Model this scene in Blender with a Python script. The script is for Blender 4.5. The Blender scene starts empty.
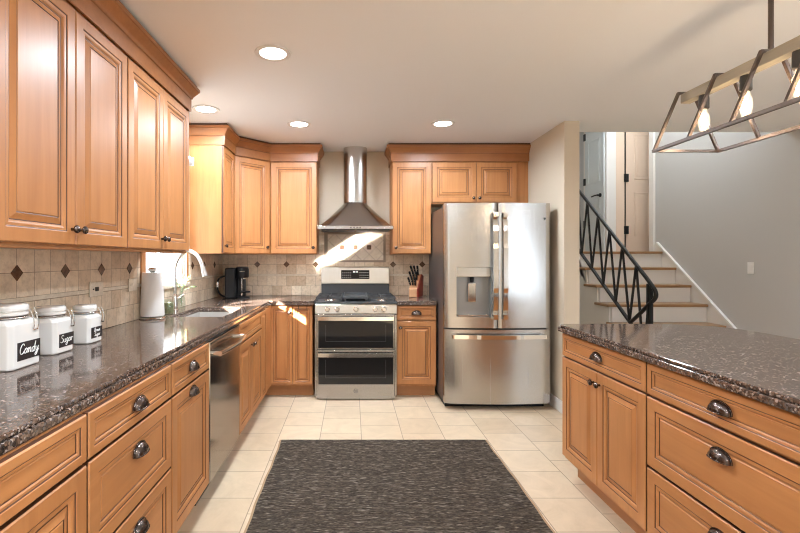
import bpy, bmesh, math, random
from mathutils import Vector, Matrix
random.seed(7)
PI = math.pi
SC = bpy.context.scene
COL = SC.collection

# ------------------------------------------------------------------ camera
cd = bpy.data.cameras.new('camera')
cam = bpy.data.objects.new('camera', cd); COL.objects.link(cam)
FPX = 448.0
cd.sensor_fit = 'HORIZONTAL'; cd.sensor_width = 36.0
cd.lens = FPX / 800 * 36.0
cd.shift_x = 0.06; cd.shift_y = -7.5 / 800
cd.clip_start = 0.05
cam.location = (0, 0, 1.31); cam.rotation_euler = (PI / 2, 0, 0)
SC.camera = cam

# ------------------------------------------------------------------ world, sun, large lights, exposure
W = bpy.data.worlds.new('world'); SC.world = W; W.use_nodes = True
bg = W.node_tree.nodes['Background']
bg.inputs[0].default_value = (0.86, 0.93, 1.0, 1); bg.inputs[1].default_value = 2.6

def sun(name, d, e, col, ang):
    l = bpy.data.lights.new(name, 'SUN'); l.energy = e; l.color = col; l.angle = math.radians(ang)
    o = bpy.data.objects.new(name, l); COL.objects.link(o)
    o.rotation_euler = Vector(d).to_track_quat('-Z', 'Y').to_euler()
    return o
sun('sun', (1.0, 1.1, -0.65), 160.0, (1.0, 0.95, 0.88), 0.6)

def area(name, loc, d, sx, sy, e, col, spread=180):
    l = bpy.data.lights.new(name, 'AREA'); l.shape = 'RECTANGLE'; l.size = sx; l.size_y = sy
    l.energy = e; l.color = col; l.spread = math.radians(spread)
    o = bpy.data.objects.new(name, l); COL.objects.link(o); o.location = loc
    o.rotation_euler = Vector(d).to_track_quat('-Z', 'Y').to_euler()
    return o
# dining and hall lamps are unseen fills, added; the sink one carries window daylight
area('added_dining_fill', (3.92, -0.6, 1.45), (-1, 0.25, 0.35), 2.6, 1.5, 75, (0.72, 0.86, 1.0))
area('daylight_sink_window', (-1.44, 3.40, 1.6), (1, 0, -0.1), 0.70, 0.9, 6, (0.90, 0.97, 1.0))
area('added_hall_fill', (3.3, 5.2, 3.8), (0, 0, -1), 0.8, 0.8, 50, (0.90, 0.97, 1.0))

SC.view_settings.view_transform = 'Standard'
SC.view_settings.look = 'None'
SC.view_settings.gamma = 1
SC.view_settings.use_curve_mapping = False
SC.view_settings.exposure = -0.30
cy = SC.cycles
cy.use_denoising = True
cy.max_bounces = 10; cy.diffuse_bounces = 5; cy.glossy_bounces = 5; cy.transparent_max_bounces = 12
cy.sample_clamp_indirect = 8.0
cy.blur_glossy = 0.3
cy.filter_width = 1.1
# added narrow area lamp standing in for sunlight mirrored by the worktop onto the backsplash
def glint_lamp():
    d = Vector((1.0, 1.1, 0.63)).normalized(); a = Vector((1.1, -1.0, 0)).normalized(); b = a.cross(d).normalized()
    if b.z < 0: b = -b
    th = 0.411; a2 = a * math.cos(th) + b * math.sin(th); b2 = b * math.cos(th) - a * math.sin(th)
    l = bpy.data.lights.new('added_glint_lamp', 'AREA'); l.shape = 'RECTANGLE'; l.size = 0.60; l.size_y = 0.15; l.energy = 3.5; l.color = (1, .97, .92); l.spread = math.radians(2.0)
    o = bpy.data.objects.new('added_glint_lamp', l); COL.objects.link(o)
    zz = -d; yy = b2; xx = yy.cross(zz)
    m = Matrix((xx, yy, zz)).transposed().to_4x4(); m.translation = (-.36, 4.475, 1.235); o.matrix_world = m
glint_lamp()

# ------------------------------------------------------------------ materials
def new_mat(name):
    m = bpy.data.materials.new(name); m.use_nodes = True
    nt = m.node_tree; b = nt.nodes['Principled BSDF']
    return m, nt, b
def setin(b, **kw):
    names = dict(color='Base Color', rough='Roughness', metal='Metallic', spec='Specular IOR Level', coat='Coat Weight',
                 coatr='Coat Roughness', trans='Transmission Weight', ior='IOR', aniso='Anisotropic', es='Emission Strength', ec='Emission Color')
    for k, v in kw.items():
        if k in ('color', 'ec') and len(v) == 3: v = (*v, 1)
        b.inputs[names[k]].default_value = v
def N(nt, t, **kw):
    n = nt.nodes.new(t)
    for k, v in kw.items(): setattr(n, k, v)
    return n
def simple(name, color, rough=0.5, metal=0.0, **kw):
    m, nt, b = new_mat(name); setin(b, color=color, rough=rough, metal=metal, **kw); return m
def coords(nt, scale=(1, 1, 1), loc=(0, 0, 0), swap=None):
    tc = N(nt, 'ShaderNodeTexCoord'); out = tc.outputs['Object']
    if swap:
        s = N(nt, 'ShaderNodeSeparateXYZ'); c = N(nt, 'ShaderNodeCombineXYZ')
        nt.links.new(out, s.inputs[0])
        for i, ax in enumerate(swap): nt.links.new(s.outputs['XYZ'.index(ax)], c.inputs[i])
        out = c.outputs[0]
    mp = N(nt, 'ShaderNodeMapping'); mp.inputs['Scale'].default_value = scale; mp.inputs['Location'].default_value = loc
    nt.links.new(out, mp.inputs[0]); return mp.outputs[0]
def noise(nt, vec, scale, detail=3, rough=0.5, dist=0):
    n = N(nt, 'ShaderNodeTexNoise'); n.inputs['Scale'].default_value = scale; n.inputs['Detail'].default_value = detail
    n.inputs['Roughness'].default_value = rough; n.inputs['Distortion'].default_value = dist
    nt.links.new(vec, n.inputs['Vector']); return n.outputs['Fac']
def ramp(nt, fac, stops, interp='LINEAR'):
    r = N(nt, 'ShaderNodeValToRGB'); cr = r.color_ramp; cr.interpolation = interp
    while len(cr.elements) < len(stops): cr.elements.new(0.5)
    for e, (p, c) in zip(cr.elements, stops): e.position = p; e.color = (*c, 1) if len(c) == 3 else c
    nt.links.new(fac, r.inputs[0]); return r.outputs[0]
def mix(nt, fac, a, b, mode='MIX'):
    n = N(nt, 'ShaderNodeMix', data_type='RGBA', blend_type=mode)
    for sock, v in ((n.inputs[0], fac), (n.inputs[6], a), (n.inputs[7], b)):
        if isinstance(v, (int, float)): sock.default_value = v
        elif isinstance(v, tuple): sock.default_value = (*v, 1) if len(v) == 3 else v
        else: nt.links.new(v, sock)
    return n.outputs[2]
def bump(nt, b, h, strength, dist):
    n = N(nt, 'ShaderNodeBump'); n.inputs['Strength'].default_value = strength; n.inputs['Distance'].default_value = dist
    nt.links.new(h, n.inputs['Height']); nt.links.new(n.outputs[0], b.inputs['Normal']); return n

def wood(name, vert=True, c1=(0.375, 0.145, 0.044), c2=(0.52, 0.228, 0.080), rough=0.42, along=None):
    m, nt, b = new_mat(name)
    sc = along or ((26, 26, 1.6) if vert else (1.6, 26, 26))
    v = coords(nt, scale=sc)
    oi = N(nt, 'ShaderNodeObjectInfo')
    add = N(nt, 'ShaderNodeVectorMath', operation='ADD'); mul = N(nt, 'ShaderNodeMath', operation='MULTIPLY')
    mul.inputs[1].default_value = 40; nt.links.new(oi.outputs['Random'], mul.inputs[0])
    nt.links.new(v, add.inputs[0]); nt.links.new(mul.outputs[0], add.inputs[1])
    f = noise(nt, add.outputs[0], 1.0, 4, 0.6, 0.6)
    g = noise(nt, coords(nt, scale=(3, 3, 2)), 1.3, 2)
    c = ramp(nt, f, [(0.25, c1), (0.75, c2)])
    c = mix(nt, 0.35, c, ramp(nt, g, [(0.3, tuple(x * 0.86 for x in c1)), (0.7, c2)]))
    nt.links.new(c, b.inputs['Base Color']); setin(b, rough=rough, coat=0.12, coatr=0.3)
    return m
M = {}
M['wood'] = wood('maple_upright_grain')
M['woodh'] = wood('maple_level_grain', False)
M['crownwood'] = wood('crown_maple', False, (0.28, 0.100, 0.028), (0.40, 0.160, 0.053))
M['glaze_shade'] = simple('dark_glaze_and_gap_shade', (0.075, 0.026, 0.010), 0.5)  # real glaze lines; also paints shade into door gaps and above the crown
M['gap'] = simple('cabinet_shadow_gap', (0.16, 0.065, 0.025), 0.7)
M['kick'] = wood('toe_kick_wood', False, (0.36, 0.15, 0.055), (0.46, 0.21, 0.08), 0.5)
M['bronze'] = simple('dark_bronze', (0.11, 0.085, 0.075), 0.22, 0.95)
M['blackmetal'] = simple('black_iron', (0.012, 0.011, 0.012), 0.45, 0.3)
M['black'] = simple('black_plastic', (0.005, 0.005, 0.006), 0.42, spec=0.35)
M['blackglass'] = simple('black_glass', (0.012, 0.011, 0.011), 0.04, 0, spec=0.32)
M['darkgrey'] = simple('dark_grey_enamel', (0.05, 0.052, 0.056), 0.35)
M['grate'] = simple('cast_iron_grate', (0.035, 0.035, 0.037), 0.5)
M['chrome'] = simple('chrome', (0.80, 0.79, 0.77), 0.12, 1.0)
M['white'] = simple('white_paint', (0.80, 0.79, 0.77), 0.4)
M['whiteceramic'] = simple('white_ceramic', (0.82, 0.79, 0.75), 0.12, spec=0.6)
M['paper'] = simple('paper_towel', (0.78, 0.74, 0.70), 0.9)
M['chalkboard'] = simple('chalk_label', (0.022, 0.014, 0.012), 0.6)
M['chalk'] = simple('chalk_writing', (0.85, 0.83, 0.80), 0.8)
M['gasket'] = simple('dark_gasket', (0.07, 0.05, 0.04), 0.5)

def steel(name, horizontal=True, col=(0.54, 0.53, 0.515), rough=0.24):
    m, nt, b = new_mat(name)
    v = coords(nt, scale=(1.5, 60, 260) if horizontal else (260, 260, 1.5))
    f = noise(nt, v, 1.0, 2)
    setin(b, color=col, metal=1.0, rough=rough)
    r = N(nt, 'ShaderNodeMapRange'); r.inputs['To Min'].default_value = rough - 0.04; r.inputs['To Max'].default_value = rough + 0.06
    nt.links.new(f, r.inputs[0]); nt.links.new(r.outputs[0], b.inputs['Roughness'])
    return m
M['steel'] = steel('brushed_steel')
M['steelv'] = steel('brushed_steel_upright', False)
M['sinkmat'] = simple('satin_sink', (0.50, 0.485, 0.46), 0.25)
M['recess'] = simple('recess_grey', (0.30, 0.30, 0.29), 0.35, 0.6)
M['satin'] = simple('satin_nickel', (0.55, 0.54, 0.52), 0.3, 1.0)
M['hoodsteel'] = steel('hood_steel', True, (0.44, 0.42, 0.40), 0.2)
M['mirrorsteel'] = steel('polished_dishwasher_steel', False, (0.52, 0.50, 0.475), 0.13)
M['keys'] = simple('keypad_print', (0.35, 0.35, 0.34), 0.5)
M['steeldark'] = simple('dark_steel_side', (0.16, 0.145, 0.14), 0.35, 0.7)
M['steelwarm'] = simple('warm_satin_steel', (0.58, 0.54, 0.48), 0.28, 1.0)

def granite(name):
    m, nt, b = new_mat(name)
    v = coords(nt)
    vo = N(nt, 'ShaderNodeTexVoronoi'); vo.inputs['Scale'].default_value = 165; nt.links.new(v, vo.inputs['Vector'])
    sp = N(nt, 'ShaderNodeSeparateColor'); nt.links.new(vo.outputs['Color'], sp.inputs[0])
    base = ramp(nt, sp.outputs[0], [(0.0, (0.012, 0.010, 0.010)), (0.26, (0.050, 0.028, 0.019)), (0.44, (0.15, 0.088, 0.060)),
                                    (0.64, (0.26, 0.175, 0.13)), (0.80, (0.12, 0.115, 0.12)), (0.92, (0.52, 0.44, 0.40))], 'CONSTANT')
    big = noise(nt, coords(nt, scale=(1, 1, 1)), 22, 4, 0.7)
    c = mix(nt, ramp(nt, big, [(0.35, (0.25, 0.25, 0.25)), (0.65, (0.65, 0.65, 0.65))]), base, (0.088, 0.055, 0.038))
    nt.links.new(c, b.inputs['Base Color']); setin(b, rough=0.09, spec=0.5)
    return m
M['granite'] = granite('brown_granite')

def tile_wall(name, swap, u0, v0, offset, w=0.1053, h=0.1053):
    m, nt, b = new_mat(name)
    v = coords(nt, swap=swap, loc=(-u0, -v0, 0))
    br = N(nt, 'ShaderNodeTexBrick'); br.offset = offset; br.offset_frequency = 2; br.squash = 1
    I = br.inputs
    I['Scale'].default_value = 1; I['Brick Width'].default_value = w; I['Row Height'].default_value = h
    I['Mortar Size'].default_value = 0.0017; I['Mortar Smooth'].default_value = 0.25; I['Bias'].default_value = 0
    I['Color1'].default_value = (0.83, 0.71, 0.56, 1); I['Color2'].default_value = (0.62, 0.47, 0.33, 1)
    I['Mortar'].default_value = (0.36, 0.28, 0.20, 1)
    nt.links.new(v, I['Vector'])
    n = noise(nt, coords(nt), 34, 6, 0.7)
    n2 = noise(nt, coords(nt), 9, 3, 0.6)
    c = mix(nt, 0.55, br.outputs['Color'], ramp(nt, n, [(0.3, (0.55, 0.50, 0.44)), (0.55, (1, 1, 1))]), 'MULTIPLY')
    c = mix(nt, 0.5, c, ramp(nt, n2, [(0.3, (0.86, 0.82, 0.78)), (0.7, (1.08, 1.05, 1.0))]), 'MULTIPLY')
    nt.links.new(c, b.inputs['Base Color']); setin(b, rough=0.45)
    ad = N(nt, 'ShaderNodeMath', operation='MULTIPLY_ADD'); ad.inputs[1].default_value = -1.0
    nt.links.new(br.outputs['Fac'], ad.inputs[0]); nt.links.new(n, ad.inputs[2])
    bump(nt, b, ad.outputs[0], 0.5, 0.003)
    return m
M['tile_b_low'] = tile_wall('travertine_running_back', 'XZY', -0.393, 0.915, 0.5)
M['tile_b_up'] = tile_wall('travertine_stacked_back', 'XZY', -0.393, 1.1467, 0.0)
M['tile_l_low'] = tile_wall('travertine_running_left', 'YZX', 1.87, 0.915, 0.5)
M['tile_l_up'] = tile_wall('travertine_stacked_left', 'YZX', 1.87, 1.1467, 0.0)
def stone(name, c1, c2, rough=0.45, sc=40):
    m, nt, b = new_mat(name)
    n = noise(nt, coords(nt), sc, 5, 0.65)
    nt.links.new(ramp(nt, n, [(0.3, c1), (0.7, c2)]), b.inputs['Base Color']); setin(b, rough=rough)
    bump(nt, b, n, 0.25, 0.002); return m
M['travertine'] = stone('travertine_plain', (0.60, 0.50, 0.38), (0.76, 0.66, 0.53))
M['grout'] = simple('grout_line', (0.30, 0.23, 0.17), 0.8)
M['tilebrown'] = stone('brown_accent_tile', (0.085, 0.038, 0.02), (0.17, 0.085, 0.045), 0.2)

def floor_mat():
    m, nt, b = new_mat('floor_porcelain_tile')
    v = coords(nt, swap='YXZ', loc=(-3.673 + 0.3047 * 20, -0.069 + 0.304 * 20, 0))
    br = N(nt, 'ShaderNodeTexBrick'); br.offset = 0.5; br.offset_frequency = 2
    I = br.inputs; I['Scale'].default_value = 1; I['Brick Width'].default_value = 0.3047; I['Row Height'].default_value = 0.304
    I['Mortar Size'].default_value = 0.0028; I['Mortar Smooth'].default_value = 0.1; I['Bias'].default_value = 0
    I['Color1'].default_value = (0.62, 0.495, 0.355, 1); I['Color2'].default_value = (0.55, 0.425, 0.295, 1); I['Mortar'].default_value = (0.27, 0.20, 0.14, 1)
    nt.links.new(v, I['Vector'])
    n = noise(nt, coords(nt), 5, 6, 0.65, 1.2)
    c = mix(nt, 0.8, br.outputs['Color'], ramp(nt, n, [(0.3, (0.86, 0.83, 0.80)), (0.65, (1.06, 1.05, 1.03))]), 'MULTIPLY')
    nt.links.new(c, b.inputs['Base Color']); setin(b, rough=0.32)
    inv = N(nt, 'ShaderNodeMath', operation='SUBTRACT'); inv.inputs[0].default_value = 1; nt.links.new(br.outputs['Fac'], inv.inputs[1])
    bump(nt, b, inv.outputs[0], 0.5, 0.002)
    return m
M['floor'] = floor_mat()

def paint(name, c, rough=0.75):
    m, nt, b = new_mat(name); n = noise(nt, coords(nt), 160, 2)
    setin(b, color=c, rough=rough); bump(nt, b, n, 0.06, 0.001); return m
M['ceil'] = paint('ceiling_paint', (0.89, 0.895, 0.90))
M['beige'] = paint('beige_wall_paint', (0.60, 0.515, 0.40))
M['grey'] = paint('grey_wall_paint', (0.50, 0.485, 0.47))
M['hallwhite'] = paint('hall_wall_paint', (0.52, 0.52, 0.52))
M['trimw'] = simple('white_trim_paint', (0.74, 0.71, 0.68), 0.35)
M['creamdoor'] = simple('cream_door_paint', (0.72, 0.56, 0.44), 0.4)
M['bluedoor'] = simple('pale_door_paint', (0.62, 0.66, 0.68), 0.4)
M['tread'] = wood('stair_tread_oak', False, (0.25, 0.13, 0.055), (0.38, 0.21, 0.09), 0.35)
M['beam'] = wood('weathered_beam_wood', False, (0.34, 0.29, 0.21), (0.48, 0.43, 0.33), 0.6, along=(30, 2, 30))
M['lampmetal'] = simple('pendant_bronze_metal', (0.13, 0.10, 0.085), 0.38, 0.9)
M['fernleaf'] = simple('pale_green_leaf', (0.30, 0.40, 0.22), 0.5)
M['blockwood'] = wood('knife_block_wood', True, (0.42, 0.20, 0.09), (0.55, 0.30, 0.15), 0.4)
M['blockred'] = simple('red_brown_block_side', (0.20, 0.018, 0.008), 0.3)
M['socket'] = simple('socket_dark', (0.03, 0.025, 0.02), 0.5)
def emis(name, c, s):
    m, nt, b = new_mat(name); setin(b, color=(0.8, 0.8, 0.8), ec=c, es=s); return m
M['led'] = emis('led_lens', (1.0, 0.93, 0.84), 14)
M['filament'] = emis('glowing_filament', (1.0, 0.72, 0.42), 120)
M['display'] = emis('display_digits', (0.6, 0.75, 0.8), 0.8)
def glass(name, tint=(1, 1, 1), refl=0.08, em=None):
    m = bpy.data.materials.new(name); m.use_nodes = True; nt = m.node_tree; nt.nodes.clear()
    o = N(nt, 'ShaderNodeOutputMaterial'); t = N(nt, 'ShaderNodeBsdfTransparent'); t.inputs[0].default_value = (*tint, 1)
    g = N(nt, 'ShaderNodeBsdfGlossy'); g.inputs['Roughness'].default_value = 0.02
    fr = N(nt, 'ShaderNodeLayerWeight'); fr.inputs['Blend'].default_value = 0.5
    pw = N(nt, 'ShaderNodeMath', operation='POWER'); pw.inputs[1].default_value = 4.0; nt.links.new(fr.outputs['Facing'], pw.inputs[0])
    ma = N(nt, 'ShaderNodeMath', operation='MULTIPLY_ADD'); ma.inputs[1].default_value = 0.6; ma.inputs[2].default_value = refl * 0.4; nt.links.new(pw.outputs[0], ma.inputs[0])
    mx = N(nt, 'ShaderNodeMixShader'); nt.links.new(ma.outputs[0], mx.inputs[0])
    nt.links.new(t.outputs[0], mx.inputs[1]); nt.links.new(g.outputs[0], mx.inputs[2]); out = mx.outputs[0]
    if em:
        e = N(nt, 'ShaderNodeEmission'); e.inputs[0].default_value = (*em[0], 1); e.inputs[1].default_value = em[1]
        ad = N(nt, 'ShaderNodeAddShader'); nt.links.new(out, ad.inputs[0]); nt.links.new(e.outputs[0], ad.inputs[1]); out = ad.outputs[0]
    nt.links.new(out, o.inputs[0]); return m
M['glass'] = glass('window_glass')
M['clearglass'] = glass('clear_glass', (0.90, 0.95, 0.92), 0.2)
M['bulbglass'] = glass('lit_bulb_glass', (1, 0.95, 0.88), 0.15, ((1.0, 0.80, 0.58), 0.9))

def rug_mat():
    m, nt, b = new_mat('woven_rug')
    f = noise(nt, coords(nt, scale=(38, 210, 40)), 1.0, 3, 0.7)
    g = noise(nt, coords(nt, scale=(2.5, 60, 1)), 1.0, 3, 0.6)
    dots = noise(nt, coords(nt, scale=(26, 160, 60)), 1.0, 1)
    c = ramp(nt, f, [(0.32, (0.016, 0.012, 0.009)), (0.50, (0.062, 0.047, 0.035)), (0.70, (0.15, 0.118, 0.09))])
    c = mix(nt, ramp(nt, g, [(0.54, (0, 0, 0)), (0.68, (0.35, 0.35, 0.35))]), c, (0.17, 0.14, 0.11))
    c = mix(nt, ramp(nt, dots, [(0.60, (0, 0, 0)), (0.70, (0.6, 0.6, 0.6))]), c, (0.36, 0.31, 0.25))
    nt.links.new(c, b.inputs['Base Color']); setin(b, rough=0.95, spec=0.15)
    wv = N(nt, 'ShaderNodeTexWave', wave_type='BANDS', bands_direction='Y'); wv.inputs['Scale'].default_value = 26
    wv.inputs['Distortion'].default_value = 1.5; wv.inputs['Detail'].default_value = 2
    nt.links.new(coords(nt), wv.inputs['Vector'])
    ad = N(nt, 'ShaderNodeMath', operation='ADD'); nt.links.new(wv.outputs['Fac'], ad.inputs[0]); nt.links.new(f, ad.inputs[1])
    bump(nt, b, ad.outputs[0], 0.9, 0.008)
    return m
M['rug'] = rug_mat()
M['rugedge'] = simple('tan_rug_edge', (0.34, 0.22, 0.13), 0.9)

# ------------------------------------------------------------------ mesh helpers
class MB:
    def __init__(s): s.bm = bmesh.new(); s.mi = 0
    def face(s, vs, mi=None):
        try: f = s.bm.faces.new(vs)
        except ValueError: return
        f.material_index = s.mi if mi is None else mi
        return f
    def poly(s, pts, mi=None): return s.face([s.bm.verts.new(p) for p in pts], mi)
    def box(s, x0, x1, y0, y1, z0, z1, mi=None, T=None):
        v = [Vector(p) for p in ((x0,y0,z0),(x1,y0,z0),(x1,y1,z0),(x0,y1,z0),(x0,y0,z1),(x1,y0,z1),(x1,y1,z1),(x0,y1,z1))]
        if T: v = [T @ p for p in v]
        v = [s.bm.verts.new(p) for p in v]
        for f in ((0,3,2,1),(4,5,6,7),(0,1,5,4),(1,2,6,5),(2,3,7,6),(3,0,4,7)): s.face([v[i] for i in f], mi)
        return s
    def prism(s, pts, d, mi=None, T=None):
        """closed polygon pts (3D) extruded by vector d"""
        d = Vector(d); a = [Vector(p) for p in pts]; b = [p + d for p in a]
        if T: a = [T @ p for p in a]; b = [T @ p for p in b]
        a = [s.bm.verts.new(p) for p in a]; b = [s.bm.verts.new(p) for p in b]
        n = len(a)
        s.face(a[::-1], mi); s.face(b, mi)
        for i in range(n): s.face([a[i], a[(i+1) % n], b[(i+1) % n], b[i]], mi)
        return s
    def tube(s, path, r, n=10, caps=True, mi=None, radii=None, square=False, up=(0, 0, 1)):
        P = [Vector(p) for p in path]; rings = []
        prev = None
        for i, p in enumerate(P):
            t = (P[min(i+1, len(P)-1)] - P[max(i-1, 0)]).normalized()
            if prev is None:
                u = Vector(up)
                if abs(u.dot(t)) > 0.95: u = Vector((1, 0, 0))
                a = (u - t * u.dot(t)).normalized()
            else:
                a = (prev - t * prev.dot(t)).normalized()
            prev = a; b = t.cross(a); rr = radii[i] if radii else r
            ring = []
            for k in range(n):
                th = 2 * PI * (k + (0.5 if square else 0)) / n
                q = rr * (1.4142 if square else 1)
                ring.append(s.bm.verts.new(p + (a * math.cos(th) + b * math.sin(th)) * q))
            rings.append(ring)
        for r0, r1 in zip(rings, rings[1:]):
            for k in range(n): s.face([r0[k], r0[(k+1) % n], r1[(k+1) % n], r1[k]], mi)
        if caps: s.face(rings[0][::-1], mi); s.face(rings[-1], mi)
        return s
    def lathe(s, prof, c=(0, 0, 0), axis='z', n=24, mi=None, caps=True):
        rings = []; c = Vector(c)
        for r, h in prof:
            ring = []
            for k in range(n):
                a = 2 * PI * k / n; x, y = r * math.cos(a), r * math.sin(a)
                p = {'z': (x, y, h), 'y': (x, h, -y), 'x': (h, x, y)}[axis]
                ring.append(s.bm.verts.new(c + Vector(p)))
            rings.append(ring)
        for r0, r1 in zip(rings, rings[1:]):
            for k in range(n): s.face([r0[k], r0[(k+1) % n], r1[(k+1) % n], r1[k]], mi)
        if caps: s.face(rings[0][::-1], mi); s.face(rings[-1], mi)
        return s
    def grid(s, fn, nu, nv, mi=None):
        g = [[s.bm.verts.new(fn(i / nu, j / nv)) for j in range(nv + 1)] for i in range(nu + 1)]
        for i in range(nu):
            for j in range(nv): s.face([g[i][j], g[i+1][j], g[i+1][j+1], g[i][j+1]], mi)
        return g
    def build(s, name, mats, parent=None, loc=(0, 0, 0), rot=None, smooth=None, bevel=0, seg=2, normals=True, angle=0.6):
        if normals: bmesh.ops.recalc_face_normals(s.bm, faces=s.bm.faces)
        me = bpy.data.meshes.new(name); s.bm.to_mesh(me); s.bm.free()
        if not isinstance(mats, (list, tuple)): mats = [mats]
        for m in mats: me.materials.append(M[m] if isinstance(m, str) else m)
        if smooth is not None:
            me.polygons.foreach_set('use_smooth', [True] * len(me.polygons))
            me.set_sharp_from_angle(angle=math.radians(smooth))
        o = bpy.data.objects.new(name, me); COL.objects.link(o)
        o.location = loc
        if rot: o.rotation_euler = rot
        if parent: o.parent = parent
        if bevel:
            b = o.modifiers.new('bevel', 'BEVEL'); b.width = bevel; b.segments = seg; b.limit_method = 'ANGLE'; b.angle_limit = angle
            b.harden_normals = False
        return o

def tag(o, label, cat, group=None, kind=None):
    o['label'] = label; o['category'] = cat
    if group: o['group'] = group
    if kind: o['kind'] = kind
    return o
def thing(name, label, cat, loc=(0, 0, 0), rz=0, group=None):
    o = bpy.data.objects.new(name, None); COL.objects.link(o); o.empty_display_size = 0.1
    o.location = loc; o.rotation_euler = (0, 0, rz); return tag(o, label, cat, group)
def struct(o, label=None):
    o['kind'] = 'structure'
    if label: o['label'] = label
    return o
def dup_tree(o, parent=None):
    c = o.copy(); COL.objects.link(c)
    if parent: c.parent = parent
    for ch in list(o.children): dup_tree(ch, c)
    return c
def smooth_path(pts, n=6):
    P = [Vector(p) for p in pts]; out = []
    for i in range(len(P) - 1):
        p0 = P[max(i-1, 0)]; p1 = P[i]; p2 = P[i+1]; p3 = P[min(i+2, len(P)-1)]
        for k in range(n):
            t = k / n
            out.append(0.5 * ((2*p1) + (-p0+p2)*t + (2*p0-5*p1+4*p2-p3)*t*t + (-p0+3*p1-3*p2+p3)*t**3))
    out.append(P[-1]); return out

# ================================================================== SETTING
CEIL = 2.475
YB = 4.86        # back wall
XL = -1.41       # left wall
m = MB(); m.box(-1.6, 4.15, -3.1, 7.6, -0.1, 0.0); struct(m.build('floor', 'floor'))
m = MB(); m.box(-1.6, 4.15, -3.1, 4.110, CEIL, CEIL + 0.12); m.box(-1.6, 1.915, 4.110, YB + .1, CEIL, CEIL + 0.12)
struct(m.build('ceiling', 'ceil'))
m = MB(); m.box(1.79, 5.2, 4.110, 4.20, CEIL + 0.12, 3.8995); m.box(1.79, 5.2, 4.110, 7.6, 3.9, 3.98)
struct(m.build('ceiling_hall', 'ceil'))
# left wall with the window opening (Y 3.03-3.775, z 1.11-2.10)
WY0, WY1, WZ0, WZ1 = 3.03, 3.775, 1.115, 2.05
m = MB()
m.box(XL - 0.09, XL, -3.1, WY0, 0, CEIL); m.box(XL - 0.09, XL, WY1, YB, 0, CEIL)
m.box(XL - 0.09, XL, WY0, WY1, 0, WZ0); m.box(XL - 0.09, XL, WY0, WY1, WZ1, CEIL)
struct(m.build('wall_left', 'beige'))
m = MB(); m.box(XL - 0.09, 1.915, YB, YB + 0.12, 0, CEIL); struct(m.build('wall_back', 'beige'))
m = MB(); m.box(1.790, 1.920, 3.780, YB, 0, CEIL); m.box(1.790, 1.915, YB + .121, 7.6, 0, 3.9); m.box(1.790, 1.915, 4.110, YB + .121, CEIL + .001, 3.9); struct(m.build('wall_right_of_refrigerator', 'beige', bevel=0.002))
m = MB(); m.box(4.0, 4.12, -0.9, 4.110, 0, CEIL); m.box(4.0, 4.12, 4.110, 5.963, 0, 3.9); m.box(4.0, 4.12, -3.1, -0.9, 0, CEIL)
struct(m.build('wall_right', 'grey'))
m = MB()
# wall behind the photographer, with the wide patio window
m.box(-1.55, -1.25, -3.1, -3.0, 0, CEIL); m.box(-0.35, 4.12, -3.1, -3.0, 0, CEIL)
m.box(-1.25, -.35, -3.1, -3.0, 0, 0.9); m.box(-1.25, -.35, -3.1, -3.0, 2.1, CEIL)
struct(m.build('wall_front', 'beige'))
m = MB(); m.box(3.54, 5.2, 6.24, 6.32, 0, 3.9); m.box(3.54, 3.60, 6.32, 7.12, 0, 3.9); struct(m.build('wall_hall', 'hallwhite'))
m = MB(); m.box(1.915, 3.54, 7.0, 7.1, 0, 3.9); m.box(5.1, 5.2, 5.963, 6.24, 0, 3.9); m.box(4.12, 5.2, 5.86, 5.963, 0, 3.9); struct(m.build('wall_hall_end', 'hallwhite'))
m = MB(); m.box(1.915, 3.54, 6.0, 7.0, 1.36, 1.405); m.box(3.54, 5.1, 5.78, 6.18, 1.36, 1.405); m.box(2.9, 3.54, 5.78, 6.0, 1.36, 1.405)
struct(m.build('floor_landing', 'tread'))
m = MB(); m.box(1.921, 2.868, 6.0, 6.04, 0, 1.359); struct(m.build('wall_under_landing', 'hallwhite'))

# window over the sink
def window_sink():
    m = MB(); x0, x1 = XL - 0.085, XL - 0.025
    t = 0.035
    m.box(x0, x1, WY0, WY1, WZ0, WZ0 + t); m.box(x0, x1, WY0, WY1, WZ1 - t, WZ1)
    m.box(x0, x1, WY0, WY0 + t, WZ0 + t, WZ1 - t); m.box(x0, x1, WY1 - t, WY1, WZ0 + t, WZ1 - t)
    w = m.build('window_1', 'white', bevel=0.003); struct(w)
    m = MB(); m.box(x0 + .02, x1 - .02, 3.385, 3.415, WZ0 + t, WZ1 - t); m.box(x0 + .015, x1 - .015, WY0 + t, WY1 - t, 1.60, 1.635)
    m.build('sash_bar', 'white', w)
    m = MB(); m.box(x0 + .03, x0 + .034, WY0 + t, WY1 - t, WZ0 + t, WZ1 - t); m.build('window_pane', 'glass', w)
    m = MB(); m.box(XL + .001, XL + 0.018, WY1 + .001, WY1 + 0.045, WZ0 - 0.03, WZ1 + 0.06); m.box(XL + .001, XL + 0.018, 2.965, WY0 - 0.001, WZ0 - 0.03, WZ1 + 0.06)
    m.box(XL + .001, XL + 0.018, WY0 - .001, WY1 + .001, WZ1 + .001, WZ1 + 0.06)
    m.build('window_casing', 'wood', w, bevel=0.004)
    m = MB(); m.box(XL - 0.03, XL + 0.03, 2.965, WY1 + .045, WZ0 - 0.03, WZ0 - 0.002); m.build('window_sill', 'travertine', w, bevel=0.004)
window_sink()
m = MB(); m.box(-1.25, -.35, -3.09, -3.05, 0.9, 0.95); m.box(-1.25, -.35, -3.09, -3.05, 2.05, 2.1)
for x in (-1.25, -.82, -.40): m.box(x, x + 0.05, -3.09, -3.05, 0.95, 2.05)
struct(m.build('window_2', 'white'))
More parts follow.
